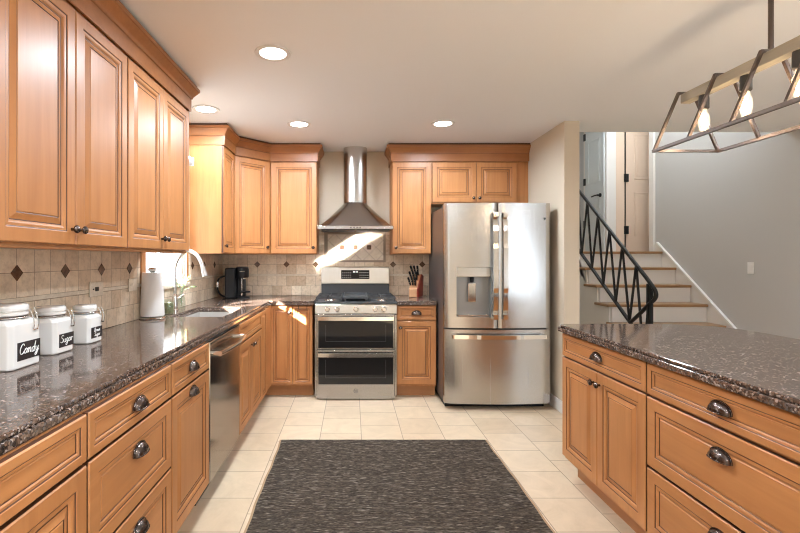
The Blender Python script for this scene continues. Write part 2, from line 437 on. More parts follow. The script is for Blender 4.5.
# unseen slab added outside to keep sun off the upper sink window
m = MB(); m.prism([(-2.05, 1.0, 1.80), (XL - .091, 1.0, 1.80), (XL - .091, 1.0, 2.4), (-2.05, 1.0, 1.86)], (0, 3.9, 0)); struct(m.build('added_sun_blocker', 'white'))

# baseboards and trims
m = MB(); m.box(1.775, 1.789, 3.765, 4.85, 0, 0.105); m.box(1.775, 1.935, 3.765, 3.779, 0, 0.105); struct(m.build('baseboard_right_of_refrigerator', 'trimw', bevel=0.004))
m = MB(); m.box(3.985, 3.999, -3.0, 4.2, 0, 0.105); struct(m.build('baseboard_right', 'trimw', bevel=0.004))
m = MB(); m.box(-1.4, 3.98, -2.999, -2.985, 0, 0.105); struct(m.build('baseboard_front', 'trimw'))
# sloped skirt along the stairs, corner casing at the top
m = MB()
m.prism([(3.975, 4.21, 0.0), (3.975, 4.21, 0.239), (3.975, 5.84, 1.527), (3.975, 5.895, 1.50), (3.975, 5.895, 1.10), (3.975, 4.9, 0.0)], (0.023, 0, 0))
struct(m.build('trim_1', 'trimw', bevel=0.003))
m = MB(); m.prism([(3.966, 4.21, 0.215), (3.966, 5.84, 1.503), (3.966, 5.84, 1.532), (3.966, 4.21, 0.244)], (0.031, 0, 0)); struct(m.build('trim_2', 'white'))
m = MB(); m.box(3.965, 3.999, 5.90, 5.985, 1.405, 3.89); struct(m.build('trim_3', 'trimw', bevel=0.004))

# backsplash, left and back
def diamond(m, c, axis, r=0.034, t=0.003, mi=0):
    if axis == 'x': pts = [(c[0], c[1] - r, c[2]), (c[0], c[1], c[2] - r), (c[0], c[1] + r, c[2]), (c[0], c[1], c[2] + r)]; d = (t, 0, 0)
    else: pts = [(c[0] - r, c[1], c[2]), (c[0], c[1], c[2] - r), (c[0] + r, c[1], c[2]), (c[0], c[1], c[2] + r)]; d = (0, -t, 0)
    m.prism(pts, d, mi)
CT = 0.916
m = MB(); a, b = XL + 0.0005, XL + 0.010
for y0, y1, ztop in ((0.60, 2.964, 1.352), (3.821, YB - .011, 1.352)):
    m.box(a, b, y0, y1, CT, 1.129, 0); m.box(a, b, y0, y1, 1.1465, ztop, 1); m.box(a, b + .006, y0, y1, 1.129, 1.1465, 2)
m.box(a, b, 2.964, 3.821, CT, WZ0 - 0.031, 0)
for y in (1.238, 1.554, 1.87, 2.186, 2.502, 2.818, 3.93, 4.245, 4.56): diamond(m, (b, y, 1.2515), 'x', mi=3)
struct(m.build('wall_backsplash_left', ['tile_l_low', 'tile_l_up', 'travertine', 'tilebrown']))
m = MB(); a, b = YB - 0.010, YB - 0.0005
m.box(b - .0095, b, 0, 0, 0, 0) if False else None
for x0, x1 in ((XL + .011, -0.356), (0.407, 1.789)):
    m.box(x0, x1, a, b, CT, 1.129, 0); m.box(x0, x1, a, b, 1.1465, 1.352, 1); m.box(x0, x1, a - .006, b, 1.129, 1.1465, 2)
m.box(-0.356, 0.407, a, b, 0.80, 1.275, 0)
m.box(-0.356, -0.30, a, b, 1.275, 1.64, 1); m.box(0.365, 0.407, a, b, 1.275, 1.64, 1); m.box(-0.30, 0.365, a, b, 1.275, 1.64, 5)
for x in (-1.025, -0.709, -0.393, 0.444, 0.76, 1.076): diamond(m, (x, a, 1.2515), 'y', mi=3)
# framed accent panel: pencil frame, diagonal tiles, three brown insets
fx0, fx1, fz0, fz1 = -0.272, 0.348, 1.288, 1.585
for q in ((fx0, fx1, fz0, fz0 + .006), (fx0, fx1, fz1 - .006, fz1), (fx0, fx0 + .006, fz0, fz1), (fx1 - .006, fx1, fz0, fz1)):
    m.box(q[0], q[1], a - .005, a, q[2], q[3], 4)
T = 0.0745
cx, cz = (fx0 + fx1) / 2, (fz0 + fz1) / 2
for i in range(-6, 7):
    for j in range(-3, 4):
        if (i + j) % 2: continue
        c = (cx + i * T, cz + j * T)
        r = T - 0.0025
        pts = [(c[0] - r, c[1]), (c[0], c[1] - r), (c[0] + r, c[1]), (c[0], c[1] + r)]
        # clip to frame interior
        for (ax, lim, sgn) in ((0, fx0 + .009, 1), (0, fx1 - .009, -1), (1, fz0 + .009, 1), (1, fz1 - .009, -1)):
            out = []
            for k in range(len(pts)):
                p, q = pts[k], pts[(k + 1) % len(pts)]
                ip, iq = (p[ax] - lim) * sgn >= 0, (q[ax] - lim) * sgn >= 0
                if ip: out.append(p)
                if ip != iq:
                    t = (lim - p[ax]) / (q[ax] - p[ax]); out.append((p[0] + t * (q[0] - p[0]), p[1] + t * (q[1] - p[1])))
            pts = out
            if len(pts) < 3: break
        if len(pts) >= 3: m.prism([(p[0], a, p[1]) for p in pts], (0, -.003, 0), 2)
for x in (-0.108, cx, 0.184): m.box(x - .024, x + .024, a - .007, a, cz - .024, cz + .024, 3)
struct(m.build('wall_backsplash_back', ['tile_b_low', 'tile_b_up', 'travertine', 'tilebrown', 'grout', 'grout']))

# ================================================================== CABINETRY
def panel_mesh(w, h, drawer=False, horiz=False):
    m = MB()
    small = min(w, h) < 0.22
    fw, s = (0.030, 0.62) if small else (0.052, 1.0)
    pr = [(0, 0, 0), (0, .016, 1), (.004, .020, 0), (fw - .004, .020, 0), (fw - .002, .0185, 0), (fw + .0015*s, .0165, 1), (fw + .011*s, .0165, 0), (fw + .016*s, .0145, 0),  # outer edge strip coloured dark to paint shade into the gaps
          (fw + .020*s, .0100, 0), (fw + .0240*s, .0095, 1), (fw + .045*s, .0165, 0), (fw + .0485*s, .0150, 1), (fw + .052*s, .0170, 0)]
    if drawer:
        pr = pr[:7] + [(fw + .017*s, .0135, 0), (fw + .019*s, .0110, 1), (fw + .0225*s, .0110, 0), (fw + .026*s, .0135, 0)]
    prev = None
    for ins, d, g in pr:
        ring = [m.bm.verts.new(p) for p in ((ins, -d, ins), (w - ins, -d, ins), (w - ins, -d, h - ins), (ins, -d, h - ins))]
        if prev:
            for k in range(4): m.face([prev[k], prev[(k+1) % 4], ring[(k+1) % 4], ring[k]], g)
        else: m.face(ring[::-1], 0)
        prev = ring
    m.face(prev, 0)
    return m
def cup_bm():
    m = MB(); Wd, D, H = 0.044, 0.026, 0.036
    for off in (0, -0.003):
        m.grid(lambda u, v: ((Wd + off) * math.cos(PI * u), -(D + off) * math.sin(PI * u) ** 0.6 * math.sin(v * PI / 2) - .001, (H + off) * math.sin(PI * u) ** 0.8 * math.cos(v * PI / 2)), 18, 7)
    # rim along the lower lip and base flange
    m.tube([(Wd * math.cos(PI * k / 18), -D * math.sin(PI * k / 18) ** 0.6 - .001, 0) for k in range(19)], 0.0022, 6)
    m.tube([((Wd + .002) * math.cos(PI * k / 18), -.002, (H + .002) * math.sin(PI * k / 18) ** 0.8) for k in range(19)], 0.0028, 6)
    return m
_cup = cup_bm().build('handle', 'bronze', smooth=60, normals=False)
_knobm = MB(); _knobm.lathe([(0.006, 0), (0.006, -.010), (0.0095, -.013), (0.0155, -.018), (0.016, -.023), (0.012, -.028), (0.0, -.030)], axis='y', n=18, caps=False)
_knob = _knobm.build('knob', 'bronze', smooth=60)
CUP, KNOB = _cup.data, _knob.data
bpy.data.objects.remove(_cup); bpy.data.objects.remove(_knob)
def hardware(kind, parent, x, z, y=-0.020):
    o = bpy.data.objects.new('handle' if kind == 'cup' else 'knob', CUP if kind == 'cup' else KNOB); COL.objects.link(o)
    o.parent = parent; o.location = (x, y, z); return o

def cabinet(name, label, cat, group, loc, rz, w, depth, z0, z1, fronts, toe=0.0, stile=0.0, cut=None):
    """local frame: face at y=0, body runs to +y; fronts = (part, x0, x1, z0, z1, [(hw, x, z)...])"""
    t = thing(name, label, cat, loc, rz, group)
    m = MB()
    if cut:   # open-topped sink base
        m.box(0, w, 0, 0.018, z0, z1); m.box(0, .018, .018, depth, z0, z1); m.box(w - .018, w, .018, depth, z0, z1); m.box(.018, w - .018, .018, depth, z0, z0 + .02)
    else: m.box(0, w, 0, depth, z0, z1)
    m.build('body', 'wood', t)
    if toe: m = MB(); m.box(0, w, toe, depth, 0, z0 - .001); m.build('toe_kick', 'kick', t)
    for part, x0, x1, a, b, hw in fronts:
        dm = panel_mesh(x1 - x0, b - a, part == 'drawer')
        d = dm.build(part, ['woodh' if part == 'drawer' else 'wood', 'glaze_shade'], t, loc=(x0, -.0005, a))
        for k, x, z in hw: hardware(k, d, x - x0, z - a)
    return t
G = 0.003
BZ0, BZ1 = 0.125, 0.873
XF = -0.755           # door face plane of the left run
def left_cab(name, label, y0, y1, fronts, **k):
    return cabinet(name, label, 'cabinet', 'base cabinets along the left wall', (XF - 0.0205, y0, 0), PI / 2, y1 - y0, 0.628, 0.105, BZ1, fronts, toe=0.065, **k)
def w_(y0, y1): return y1 - y0
# run C (nearest): drawer over door
w = 1.281 - 0.673
left_cab('base_cabinet', 'maple base cabinet nearest the camera on the left, one drawer over one door', 0.673, 1.281,
         [('drawer', G, w - G, .733, .868, []), ('door', G, w - G, BZ0, .722, [])])
w = 1.877 - 1.284
cx_ = w / 2 + 0.01
left_cab('drawer_cabinet', 'maple base cabinet on the left with three stacked drawers and cup pulls', 1.284, 1.877,
         [('drawer', G, w - G, .733, .868, [('cup', cx_, .785)]), ('drawer', G, w - G, .443, .724, [('cup', cx_, .622)]), ('drawer', G, w - G, BZ0, .434, [('cup', cx_, .345)])])
w = 2.370 - 1.880
left_cab('base_cabinet', 'narrow maple base cabinet left of the dishwasher, drawer over door with cup pulls', 1.880, 2.370,
         [('drawer', G, w - G, .733, .868, [('cup', w / 2, .79)]), ('door', G, w - G, BZ0, .724, [('cup', w / 2, .672)])])
w = 3.758 - 3.008
left_cab('sink_cabinet', 'maple sink base cabinet right of the dishwasher with two small-knobbed doors', 3.008, 3.758,
         [('drawer', G, w - G, .733, .868, []), ('door', G, w / 2 - G / 2, BZ0, .724, [('knob', w / 2 - .03, .67)]), ('door', w / 2 + G / 2, w - G, BZ0, .724, [('knob', w / 2 + .03, .67)])], cut=True)
# corner cabinet: filler on the left run and the two-leaf back part
YF = 4.226
t = thing('corner_cabinet', 'maple corner base cabinet with two tall raised doors left of the range', 'cabinet', (XF - .0205, 3.761, 0), 0)
m = MB(); m.box(-.60, 0, 0, 1.085, .105, BZ1); m.box(0, 0.405, .4855, 1.085, .105, BZ1); m.build('body', 'wood', t)
m = MB(); m.box(-.6, -.065, 0, 1.08, 0, .104); m.box(-.065, .405, .55, 1.08, 0, .104); m.build('toe_kick', 'kick', t)
d = panel_mesh(0.20, .868 - BZ0).build('filler_panel', ['wood', 'glaze_shade'], t, loc=(.0005, .003, BZ0), rot=(0, 0, PI / 2))
m = MB(); m.box(.0005, .012, .206, .478, BZ0, .868); m.build('filler_strip', 'wood', t)
d1 = panel_mesh(0.208, .868 - BZ0).build('door', ['wood', 'glaze_shade'], t, loc=(0.004, .485, BZ0))
hardware('knob', d1, 0.185, .06 + .62)
d2 = panel_mesh(0.187, .868 - BZ0).build('door', ['wood', 'glaze_shade'], t, loc=(0.216, .485, BZ0))
m = MB(); m.tube(smooth_path([(0.055, 0.02, .735), (0.055, -.024, .742), (0.055, -.036, .715)], 4), .003, 6); m.tube([(0.055, -.036, .715), (0.135, -.036, .715)], .003, 6)
m.tube(smooth_path([(0.135, 0.02, .735), (0.135, -.024, .742), (0.135, -.036, .715)], 4), .003, 6); m.build('towel_hook', 'blackmetal', d2, loc=(0, 0, 0))
# base cabinet right of the range
w = 0.376
cabinet('base_cabinet', 'narrow maple base cabinet between the range and the refrigerator', 'cabinet', None, (0.421, YF + .0205, 0), 0, w, 0.60, .105, BZ1,
        [('drawer', G, w - G, .733, .868, [('cup', w / 2, .785)]), ('door', G, w - G, BZ0, .724, [('knob', .035, .665)])], toe=0.065)

# wall cabinets
UX = -1.085
UX2 = -1.11
UZ0, UZ1, UTOP = 1.362, 2.290, 2.40
for y0, lab in ((2.172, 'farther two-door maple wall cabinet above the paper towel stand, nearest the sink window'), (1.352, 'middle two-door maple wall cabinet above the white canisters'), (0.532, 'nearest two-door maple wall cabinet at the left edge of view')):
    w = 0.817
    cabinet('wall_cabinet', lab, 'cabinet', 'wall cabinets on the left wall', (UX - .0205, y0, 0), PI / 2, w, 0.288, 1.358, UTOP,
            [('door', G, w / 2 - G / 2, UZ0 + .003, UZ1, [('knob', w / 2 - .027, 1.425)]), ('door', w / 2 + G / 2, w - G, UZ0 + .003, UZ1, [('knob', w / 2 + .027, 1.425)])])
# wall cabinet beyond the window
w = 4.248 - 3.880
cabinet('wall_cabinet', 'narrow maple wall cabinet beside the sink window with its bare side panel facing us', 'cabinet', 'wall cabinets in the far left corner', (UX2 - .0205, 3.880, 0), PI / 2, w, 0.278, 1.358, UTOP,
        [('door', G, w - G, UZ0 + .003, UZ1, [('knob', .03, 1.425)])])
t = thing('diagonal_wall_cabinet', 'diagonal maple corner wall cabinet above the coffee maker', 'cabinet', (0, 0, 0), 0, 'wall cabinets in the far left corner')
XD, YD = -0.825, 4.53
m = MB(); m.prism([(XL + .002, 4.251, 1.358), (UX2 - .0205, 4.251, 1.358), (XD, YD + .0205, 1.358), (XD, YB - .001, 1.358), (XL + .002, YB - .001, 1.358)], (0, 0, UTOP - 1.358)); m.build('body', 'wood', t)
dl = math.hypot(XD - (UX2 - .0), YD - 4.251) - .012
d = panel_mesh(dl, UZ1 - UZ0 - .003).build('door', ['wood', 'glaze_shade'], t, loc=(UX2 - .012, 4.256, UZ0 + .003), rot=(0, 0, math.atan2(YD - 4.251 + .012, XD - UX2 + .006)))
hardware('knob', d, dl - .03, 1.425 - UZ0)
w = 0.468
cabinet('wall_cabinet', 'single-door maple wall cabinet left of the range hood', 'cabinet', 'wall cabinets on the back wall', (-0.8235, YD + .0205, 0), 0, w, YB - YD - .022, 1.358, UTOP,
        [('door', G, w - G, UZ0 + .003, UZ1, [('knob', w - .035, 1.425)])])
w = 0.395
cabinet('wall_cabinet', 'single-door maple wall cabinet right of the range hood', 'cabinet', 'wall cabinets on the back wall', (0.407, YD + .0205, 0), 0, w, YB - YD - .022, 1.358, UTOP,
        [('door', G, w - G, UZ0 + .003, UZ1, [('knob', .035, 1.425)])])
w = 1.788 - 0.804
cabinet('wall_cabinet', 'short two-door maple wall cabinet above the refrigerator', 'cabinet', 'wall cabinets on the back wall', (0.804, YD + .0205, 0), 0, w, YB - YD - .022, 1.868, UTOP,
        [('door', .008, .452, 1.885, UZ1, [('knob', .424, 1.925)]), ('door', .4555, .866, 1.885, UZ1, [('knob', .484, 1.925)])])

def sweep(name, path, prof, mat, label, cat, group=None):
    """profile (outward offset, z) swept along a plan path with mitres; outward = right of travel"""
    m = MB(); P = [Vector(p) for p in path]; n = len(P); nr = []
    for i in range(n - 1):
        d = (P[i+1] - P[i]).normalized(); nr.append(Vector((d.y, -d.x)))
    rings = []
    for i in range(n):
        if i == 0: mt = nr[0]
        elif i == n - 1: mt = nr[-1]
        else:
            s = nr[i-1] + nr[i]; mt = s / (s.dot(nr[i]))
        rings.append([m.bm.verts.new((P[i].x + mt.x * o, P[i].y + mt.y * o, z)) for o, z in prof])
    k = len(prof)
    for i, (a, b) in enumerate(zip(rings, rings[1:])):
        for j in range(k): m.face([a[j], a[(j+1) % k], b[(j+1) % k], b[j]], 1 if prof is CR and j in CRD else 0)
    m.face(rings[0]); m.face(rings[-1][::-1])
    o = m.build(name, [mat, 'glaze_shade']); return tag(o, label, cat, group)
CR = [(0.001, 2.297), (0.010, 2.297), (0.010, 2.375), (0.0085, 2.3775), (0.016, 2.380), (0.019, 2.391), (0.022, 2.397), (0.047, 2.430), (0.0455, 2.4325), (0.053, 2.435), (0.054, 2.454), (0.038, 2.454), (0.038, 2.4735), (0.001, 2.4735)]
CRD = {2, 7, 10, 11}  # upper strips put the ceiling gap's shadow into the colour
crl = 'crown mouldings over the wall cabinets'
e = 0.0205
sweep('crown_moulding', [(UX - e + .02, .52), (UX - e + .02, 2.991), (XL + .003, 2.991)][::1], CR, 'crownwood', 'stepped maple crown moulding along the top of the left wall cabinets', 'moulding', crl)
sweep('crown_moulding', [(XL + .003, 3.878), (UX2, 3.878), (UX2, 4.245), (XD - .005, YD), (-0.3535, YD), (-0.3535, YB - .002)], CR, 'crownwood', 'angled maple crown moulding over the corner cabinets left of the hood', 'moulding', crl)
sweep('crown_moulding', [(0.405, YB - .002), (0.405, YD), (1.788, YD)], CR, 'crownwood', 'straight maple crown moulding over the cabinets above the refrigerator', 'moulding', crl)
LR = [(-0.018, 1.346), (0.000, 1.346), (0.002, 1.352), (0.002, 1.3575), (-0.018, 1.3575)]
sweep('light_rail', [(UX - e, .52), (UX - e, 2.989)], LR, 'kick', 'thin dark maple light rail under the left wall cabinets', 'moulding')

# island
IX = 1.265
ig = 'island cabinets'
def isl(name, label, y1, y0, fronts):
    w = y1 - y0
    return cabinet(name, label, 'cabinet', ig, (IX + .0205, y1, 0), -PI / 2, w, 0.62, .115, BZ1, fronts, toe=.075)
w = 2.700 - 1.930
isl('island_cabinet', 'island cabinet at the far end, one drawer over two knobbed doors', 2.700, 1.930,
    [('drawer', G, w - G, .733, .866, [('cup', w / 2, .79)]), ('door', G, w / 2 - G / 2, .135, .724, [('knob', w / 2 - .028, .665)]), ('door', w / 2 + G / 2, w - G, .135, .724, [('knob', w / 2 + .028, .665)])])
w = 1.927 - 1.145
cc = w / 2
isl('island_drawer_cabinet', 'nearer island cabinet with three wide drawers and dark cup pulls', 1.927, 1.145,
    [('drawer', G, w - G, .733, .866, [('cup', cc, .785)]), ('drawer', G, w - G, .428, .722, [('cup', cc, .622)]), ('drawer', G, w - G, .135, .418, [('cup', cc, .34)])])

# ------------------------------------------------------------------ counters
def slab(m, xs, ys, mask, z0, z1):
    V = {}
    def v(i, j, z):
        k = (i, j, z)
        if k not in V: V[k] = m.bm.verts.new((xs[i], ys[j], z))
        return V[k]
    nx, ny = len(xs) - 1, len(ys) - 1
    on = lambda i, j: 0 <= i < nx and 0 <= j < ny and mask(i, j)
    for i in range(nx):
        for j in range(ny):
            if not on(i, j): continue
            m.face([v(i, j, z1), v(i+1, j, z1), v(i+1, j+1, z1), v(i, j+1, z1)]); m.face([v(i, j, z0), v(i, j+1, z0), v(i+1, j+1, z0), v(i+1, j, z0)])
            for di, dj, a, b in ((-1, 0, (i, j), (i, j+1)), (1, 0, (i+1, j), (i+1, j+1)), (0, -1, (i, j), (i+1, j)), (0, 1, (i, j+1), (i+1, j+1))):
                if not on(i + di, j + dj): m.face([v(*a, z0), v(*b, z0), v(*b, z1), v(*a, z1)])
SX0, SX1, SY0, SY1 = -1.255, -0.895, 3.07, 3.69
XE, YE = -0.772, 4.205
m = MB()
def lmask(i, j): return not (i == 1 and j == 1) and not (i == 3 and j < 3)
slab(m, [XL + .001, SX0, SX1, XE, -0.3565], [0.665, SY0, SY1, YE, YB - .011], lmask, .8745, .900)
def off(v, a): return v
slab(m, [XL + .001, SX0 - .006, SX1 + .006, XE - .010, -0.3565], [0.675, SY0 - .006, SY1 + .006, YE + .010, YB - .011], lmask, .9002, .915)
o = m.build('countertop', 'granite', bevel=0.005, seg=3); tag(o, 'long polished brown granite worktop of the left run and corner with the sink cut-out', 'countertop')
m = MB(); m.box(.4205, .800, YE, YB - .011, .8745, .900); m.box(.4205, .800, YE + .010, YB - .011, .9002, .915)
o = m.build('countertop', 'granite', bevel=0.005, seg=3); tag(o, 'short piece of brown granite worktop between range and refrigerator', 'countertop')
m = MB()
def isle(ofs):
    c = [(1.242, 1.11), (1.242, 2.70), (1.255, 2.732), (1.280, 2.745), (1.88, 2.745), (2.02, 2.715), (2.146, 2.642), (2.20, 2.53), (2.215, 2.40), (2.215, 1.11)]
    cxm, cym = 1.75, 1.95
    return [(x + (ofs if x < cxm else -ofs) * min(1, abs(x - cxm) / .3), y + (ofs if y < cym else -ofs) * min(1, abs(y - cym) / .5)) for x, y in c]
m.prism([(x, y, .8745) for x, y in isle(0)], (0, 0, .0255)); m.prism([(x, y, .9002) for x, y in isle(.010)], (0, 0, .0148))
o = m.build('island_countertop', 'granite', bevel=0.005, seg=3); tag(o, 'large brown granite island top with clipped far corner', 'countertop')

# sink
t = thing('sink', 'white undermount kitchen sink set in the granite worktop below the window', 'sink', (0, 0, 0))
m = MB(); z0, z1 = .70, .8735; x0, x1, y0, y1 = SX0 - .004, SX1 + .004, SY0 - .004, SY1 + .004; th = .012
m.box(x0 - th, x1 + th, y0 - th, y1 + th, z0 - th, z0); m.box(x0 - th, x0, y0 - th, y1 + th, z0, z1); m.box(x1, x1 + th, y0 - th, y1 + th, z0, z1); m.box(x0, x1, y0 - th, y0, z0, z1); m.box(x0, x1, y1, y1 + th, z0, z1)
m.build('basin', 'sinkmat', t)
m = MB(); m.lathe([(.0, .7005), (.04, .7005), (.042, .703), (.03, .704), (0, .704)], c=((x0 + x1) / 2, (y0 + y1) / 2, 0), caps=False); m.build('drain', 'chrome', t)

# ------------------------------------------------------------------ dishwasher
t = thing('dishwasher', 'stainless steel dishwasher between two base cabinets on the left', 'dishwasher', (XF, 2.373, 0), PI / 2)
w = 3.005 - 2.373
m = MB(); m.box(.002, w - .002, .022, .60, .10, .870); m.build('body', 'steeldark', t)
m = MB(); m.box(.004, w - .004, -.002, .021, .115, .866); m.build('door', 'mirrorsteel', t, bevel=.004)
m = MB(); m.box(.004, w - .004, .075, .60, 0, .0995); m.build('toe_kick', 'black', t)
hb = MB(); p = [(.035 + (w - .07) * k / 16, -.045 - .022 * math.sin(PI * k / 16), .800) for k in range(17)]
hb.tube(p, .0135, 10)
for x in (.045, w - .045): hb.tube([(x, -.002, .800), (x, -.050, .800)], .013, 10)
hb.build('handle', 'chrome', t, smooth=50)

# ------------------------------------------------------------------ range
def range_stove():
    X0 = 0.035
    t = thing('range', 'stainless steel double-oven gas range under the hood', 'stove', (X0, 4.148, 0))
    hw = .380
    m = MB(); m.box(-hw, hw, .045, .69, .03, .895); m.build('body', 'steeldark', t)
    for sx in (-1, 1):
        m = MB(); m.box(*(sorted((sx * hw, sx * (hw - .018)))), .012, .0445, .03, .79)
        m.build('side_trim', 'steel', t, bevel=.003)
    m = MB(); m.box(-hw + .02, hw - .02, .05, .66, 0.0, .0295); m.build('base', 'black', t)
    # control panel, slightly tilted
    m = MB(); m.prism([(-hw, .0, .802), (-hw, .010, .888), (-hw, .0445, .893), (-hw, .0445, .802)], (2 * hw, 0, 0)); cp = m.build('control_panel', 'steelwarm', t, bevel=.004)
    for x in (-.262, -.172, 0.002, .180, .262):
        k = MB(); k.lathe([(.024, 0), (.0245, -.006), (.019, -.009), (.0185, -.030), (.016, -.033), (0, -.033)], axis='y', caps=False); k.box(-.004, .004, -.037, -.032, -.017, .017)
        k.build('knob', 'chrome', cp, loc=(x, .003, .846), smooth=40)
    def oven(z0, z1, gz0, gz1, hz, nm, emblem=False):
        m = MB(); x0, x1 = -hw + .0205, hw - .0205
        m.box(x0, x1, .004, .044, z0, z1); d = m.build('oven_door', 'steel', t, bevel=.004)
        m = MB(); m.box(x0 + .012, x1 - .012, .0015, .0035, gz0, gz1); gl = m.build('oven_window', 'blackglass', d, bevel=.001)
        # window border print / inner glass
        m = MB(); m.box(x0 + .08, x1 - .08, .0005, .0012, gz0 + .06, gz0 + .0625); m.box(x0 + .08, x0 + .0825, .0005, .0012, gz0 + .0625, gz1 - .07); m.box(x1 - .0825, x1 - .08, .0005, .0012, gz0 + .0625, gz1 - .07)
        m.build('window_rack_line', 'darkgrey', gl)
        m = MB(); n = 14; P = [(x0 + .012 + (x1 - x0 - .024) * k / n, -.038 - .012 * math.sin(PI * k / n), hz) for k in range(n + 1)]
        for i in range(n):
            a, b = P[i], P[i+1]
            m.prism([(a[0], a[1], hz - .017), (b[0], b[1], hz - .017), (b[0], b[1] + .012, hz - .017), (a[0], a[1] + .012, hz - .017)], (0, 0, .034))
        for x in (x0 + .02, x1 - .045): m.box(x, x + .025, -.034, .0035, hz - .014, hz + .014)
        m.build('handle', 'chrome', d)
        return d
    oven(.474, .797, .486, .770, .762, 'upper')
    d = oven(.010, .468, .148, .446, .425, 'lower')
    m = MB(); m.lathe([(.020, .0), (.020, -.002), (.0175, -.002), (.0175, -.0005)], c=(0, .004, .088), axis='y', caps=False)
    # round script monogram
    def st(pts): m.tube(smooth_path([(x * .001, .0025, .088 + z * .001) for x, z in pts], 4), .0012, 5)
    st([(-3, 6), (-8, 8), (-11, 2), (-9, -6), (-4, -7), (-2, -1), (-6, 0)]); st([(9, 5), (5, 8), (2, 4), (6, 1), (2, -3), (4, -7), (10, -6)])
    m.build('emblem', 'darkgrey', d)
    # cooktop
    m = MB(); m.box(-hw, hw, .002, .62, .8955, .914); m.build('cooktop', 'darkgrey', t, bevel=.004)
    for x, y in ((-.25, .15), (.25, .15), (-.25, .42), (.25, .42), (0, .28)):
        b = MB(); b.lathe([(.055, .9145), (.05, .922), (.036, .924), (.036, .932), (0, .934)], c=(x, y, 0), caps=False); b.build('burner', 'chrome' if x else 'grate', t, smooth=40)
    for gx0, gx1 in ((-.372, -.127), (.127, .372)):
        g = MB(); r = .007
        for y in (.03, .29, .56): g.box(gx0, gx1, y - r, y + r, .938, .954)
        for x in (gx0 + r, gx1 - r): g.box(x - r, x + r, .03, .56, .938, .954)
        for yc in (.15, .42):
            for ang in range(0, 360, 45):
                c, s = math.cos(math.radians(ang)), math.sin(math.radians(ang)); xm = (gx0 + gx1) / 2
                g.tube([(xm + c * .028, yc + s * .028, .947), (xm + c * .115, yc + s * .12, .947)], .0055, 4, square=True)
        for x in (gx0 + .01, gx1 - .01):
            for y in (.035, .555): g.box(x - .008, x + .008, y - .008, y + .008, .9145, .938)
        g.build('grate', 'grate', t)
    g = MB(); g.box(-.118, .118, .04, .55, .938, .950); g.box(-.118, .118, .04, .055, .950, .960); g.box(-.118, .118, .535, .55, .950, .960); g.box(-.118, -.106, .055, .535, .950, .960); g.box(.106, .118, .055, .535, .950, .960)
    for x in (-.1, .1):
        for y in (.06, .53): g.box(x - .01, x + .01, y - .01, y + .01, .9145, .938)
    g.build('griddle', 'darkgrey', t, bevel=.003)
    # backguard
    m = MB(); m.box(-.362, .362, .625, .695, .9145, 1.045); m.build('rear_vent', 'darkgrey', t, bevel=.004)
    m = MB(); m.prism([(-.362, .600, 1.0455), (-.362, .612, 1.222), (-.362, .690, 1.222), (-.362, .690, 1.0455)], (.724, 0, 0)); bgd = m.build('backguard', 'steelwarm', t, bevel=.008, seg=3)
    m = MB(); m.prism([(-.150, .6010, 1.098), (-.150, .6060, 1.192), (-.150, .6085, 1.192), (-.150, .6060, 1.098)], (.300, 0, 0), 0)
    pan = m.build('display_panel', 'blackglass', bgd)
    for sx in (-1, 1):
        m = MB()
        for i in range(5):
            for j in range(3):
                x = sx * (.050 + i * .021); z = 1.112 + j * .026; yy = .6010 + (z - 1.098) * .053 - .0006
                m.box(x - .005, x + .005, yy - .0005, yy + .001, z - .0035, z + .0035)
        m.build('keypad', 'keys', pan)
    m = MB()
    yy = .6010 + (.075) * .053 - .001
    for k, x in enumerate((-.020, -.006, .010, .024)): m.box(x - .004, x + .004, yy - .0003, yy + .0008, 1.166, 1.182)
    m.build('clock_digits', 'display', pan)
range_stove()

# ------------------------------------------------------------------ hood
t = thing('range_hood', 'stainless steel chimney range hood hanging over the stove', 'range hood', (0.035, YB - .011, 1.60))
def canopy(u, v):
    # u around front perimeter, v bottom->top
    def outline(u, hw, d, rnd):
        # superellipse half outline from (-hw,0) over front (0,-d) to (hw,0)
        a = PI * u; c, s = math.cos(a), math.sin(a)
        return (-hw * math.copysign(abs(c) ** rnd, c), -d * abs(s) ** rnd)
    hw = .126 + (.367 - .126) * (1 - v) ** 1.03; d = .235 + (.478 - .235) * (1 - v) ** 1.03
    x, y = outline(u, hw, d, 0.20 + .45 * v)
    return (x, y, .036 + .259 * v)
m = MB(); m.grid(canopy, 48, 10)
m.poly([(-.126, 0, .295), (.126, 0, .295), (.367, 0, .036), (-.367, 0, .036)]); c = m.build('canopy', 'hoodsteel', t, smooth=35)
m = MB(); m.box(-.370, .370, -.482, 0, .0, .0355); m.build('rim_band', 'hoodsteel', t, bevel=.004)
m = MB(); m.box(-.34, -.01, -.44, -.05, -.004, -.0005); m.box(.01, .34, -.44, -.05, -.004, -.0005); m.build('filter_panel', 'darkgrey', t)
m = MB()
m.prism([(-.124 * math.cos(PI * k / 24), -.13 - .100 * math.sin(PI * k / 24), .285) for k in range(25)] + [(.124, 0, .285), (-.124, 0, .285)], (0, 0, CEIL - 1.60 - .285 - .001)); m.build('chimney', 'steelv', t, smooth=30)
m = MB()
for k in range(4): m.lathe([(.006, 0), (.006, -.004), (0, -.005)], c=(-.045 + .03 * k, -.4825, .018), axis='y', n=10, caps=False)
m.build('control_buttons', 'black', t)

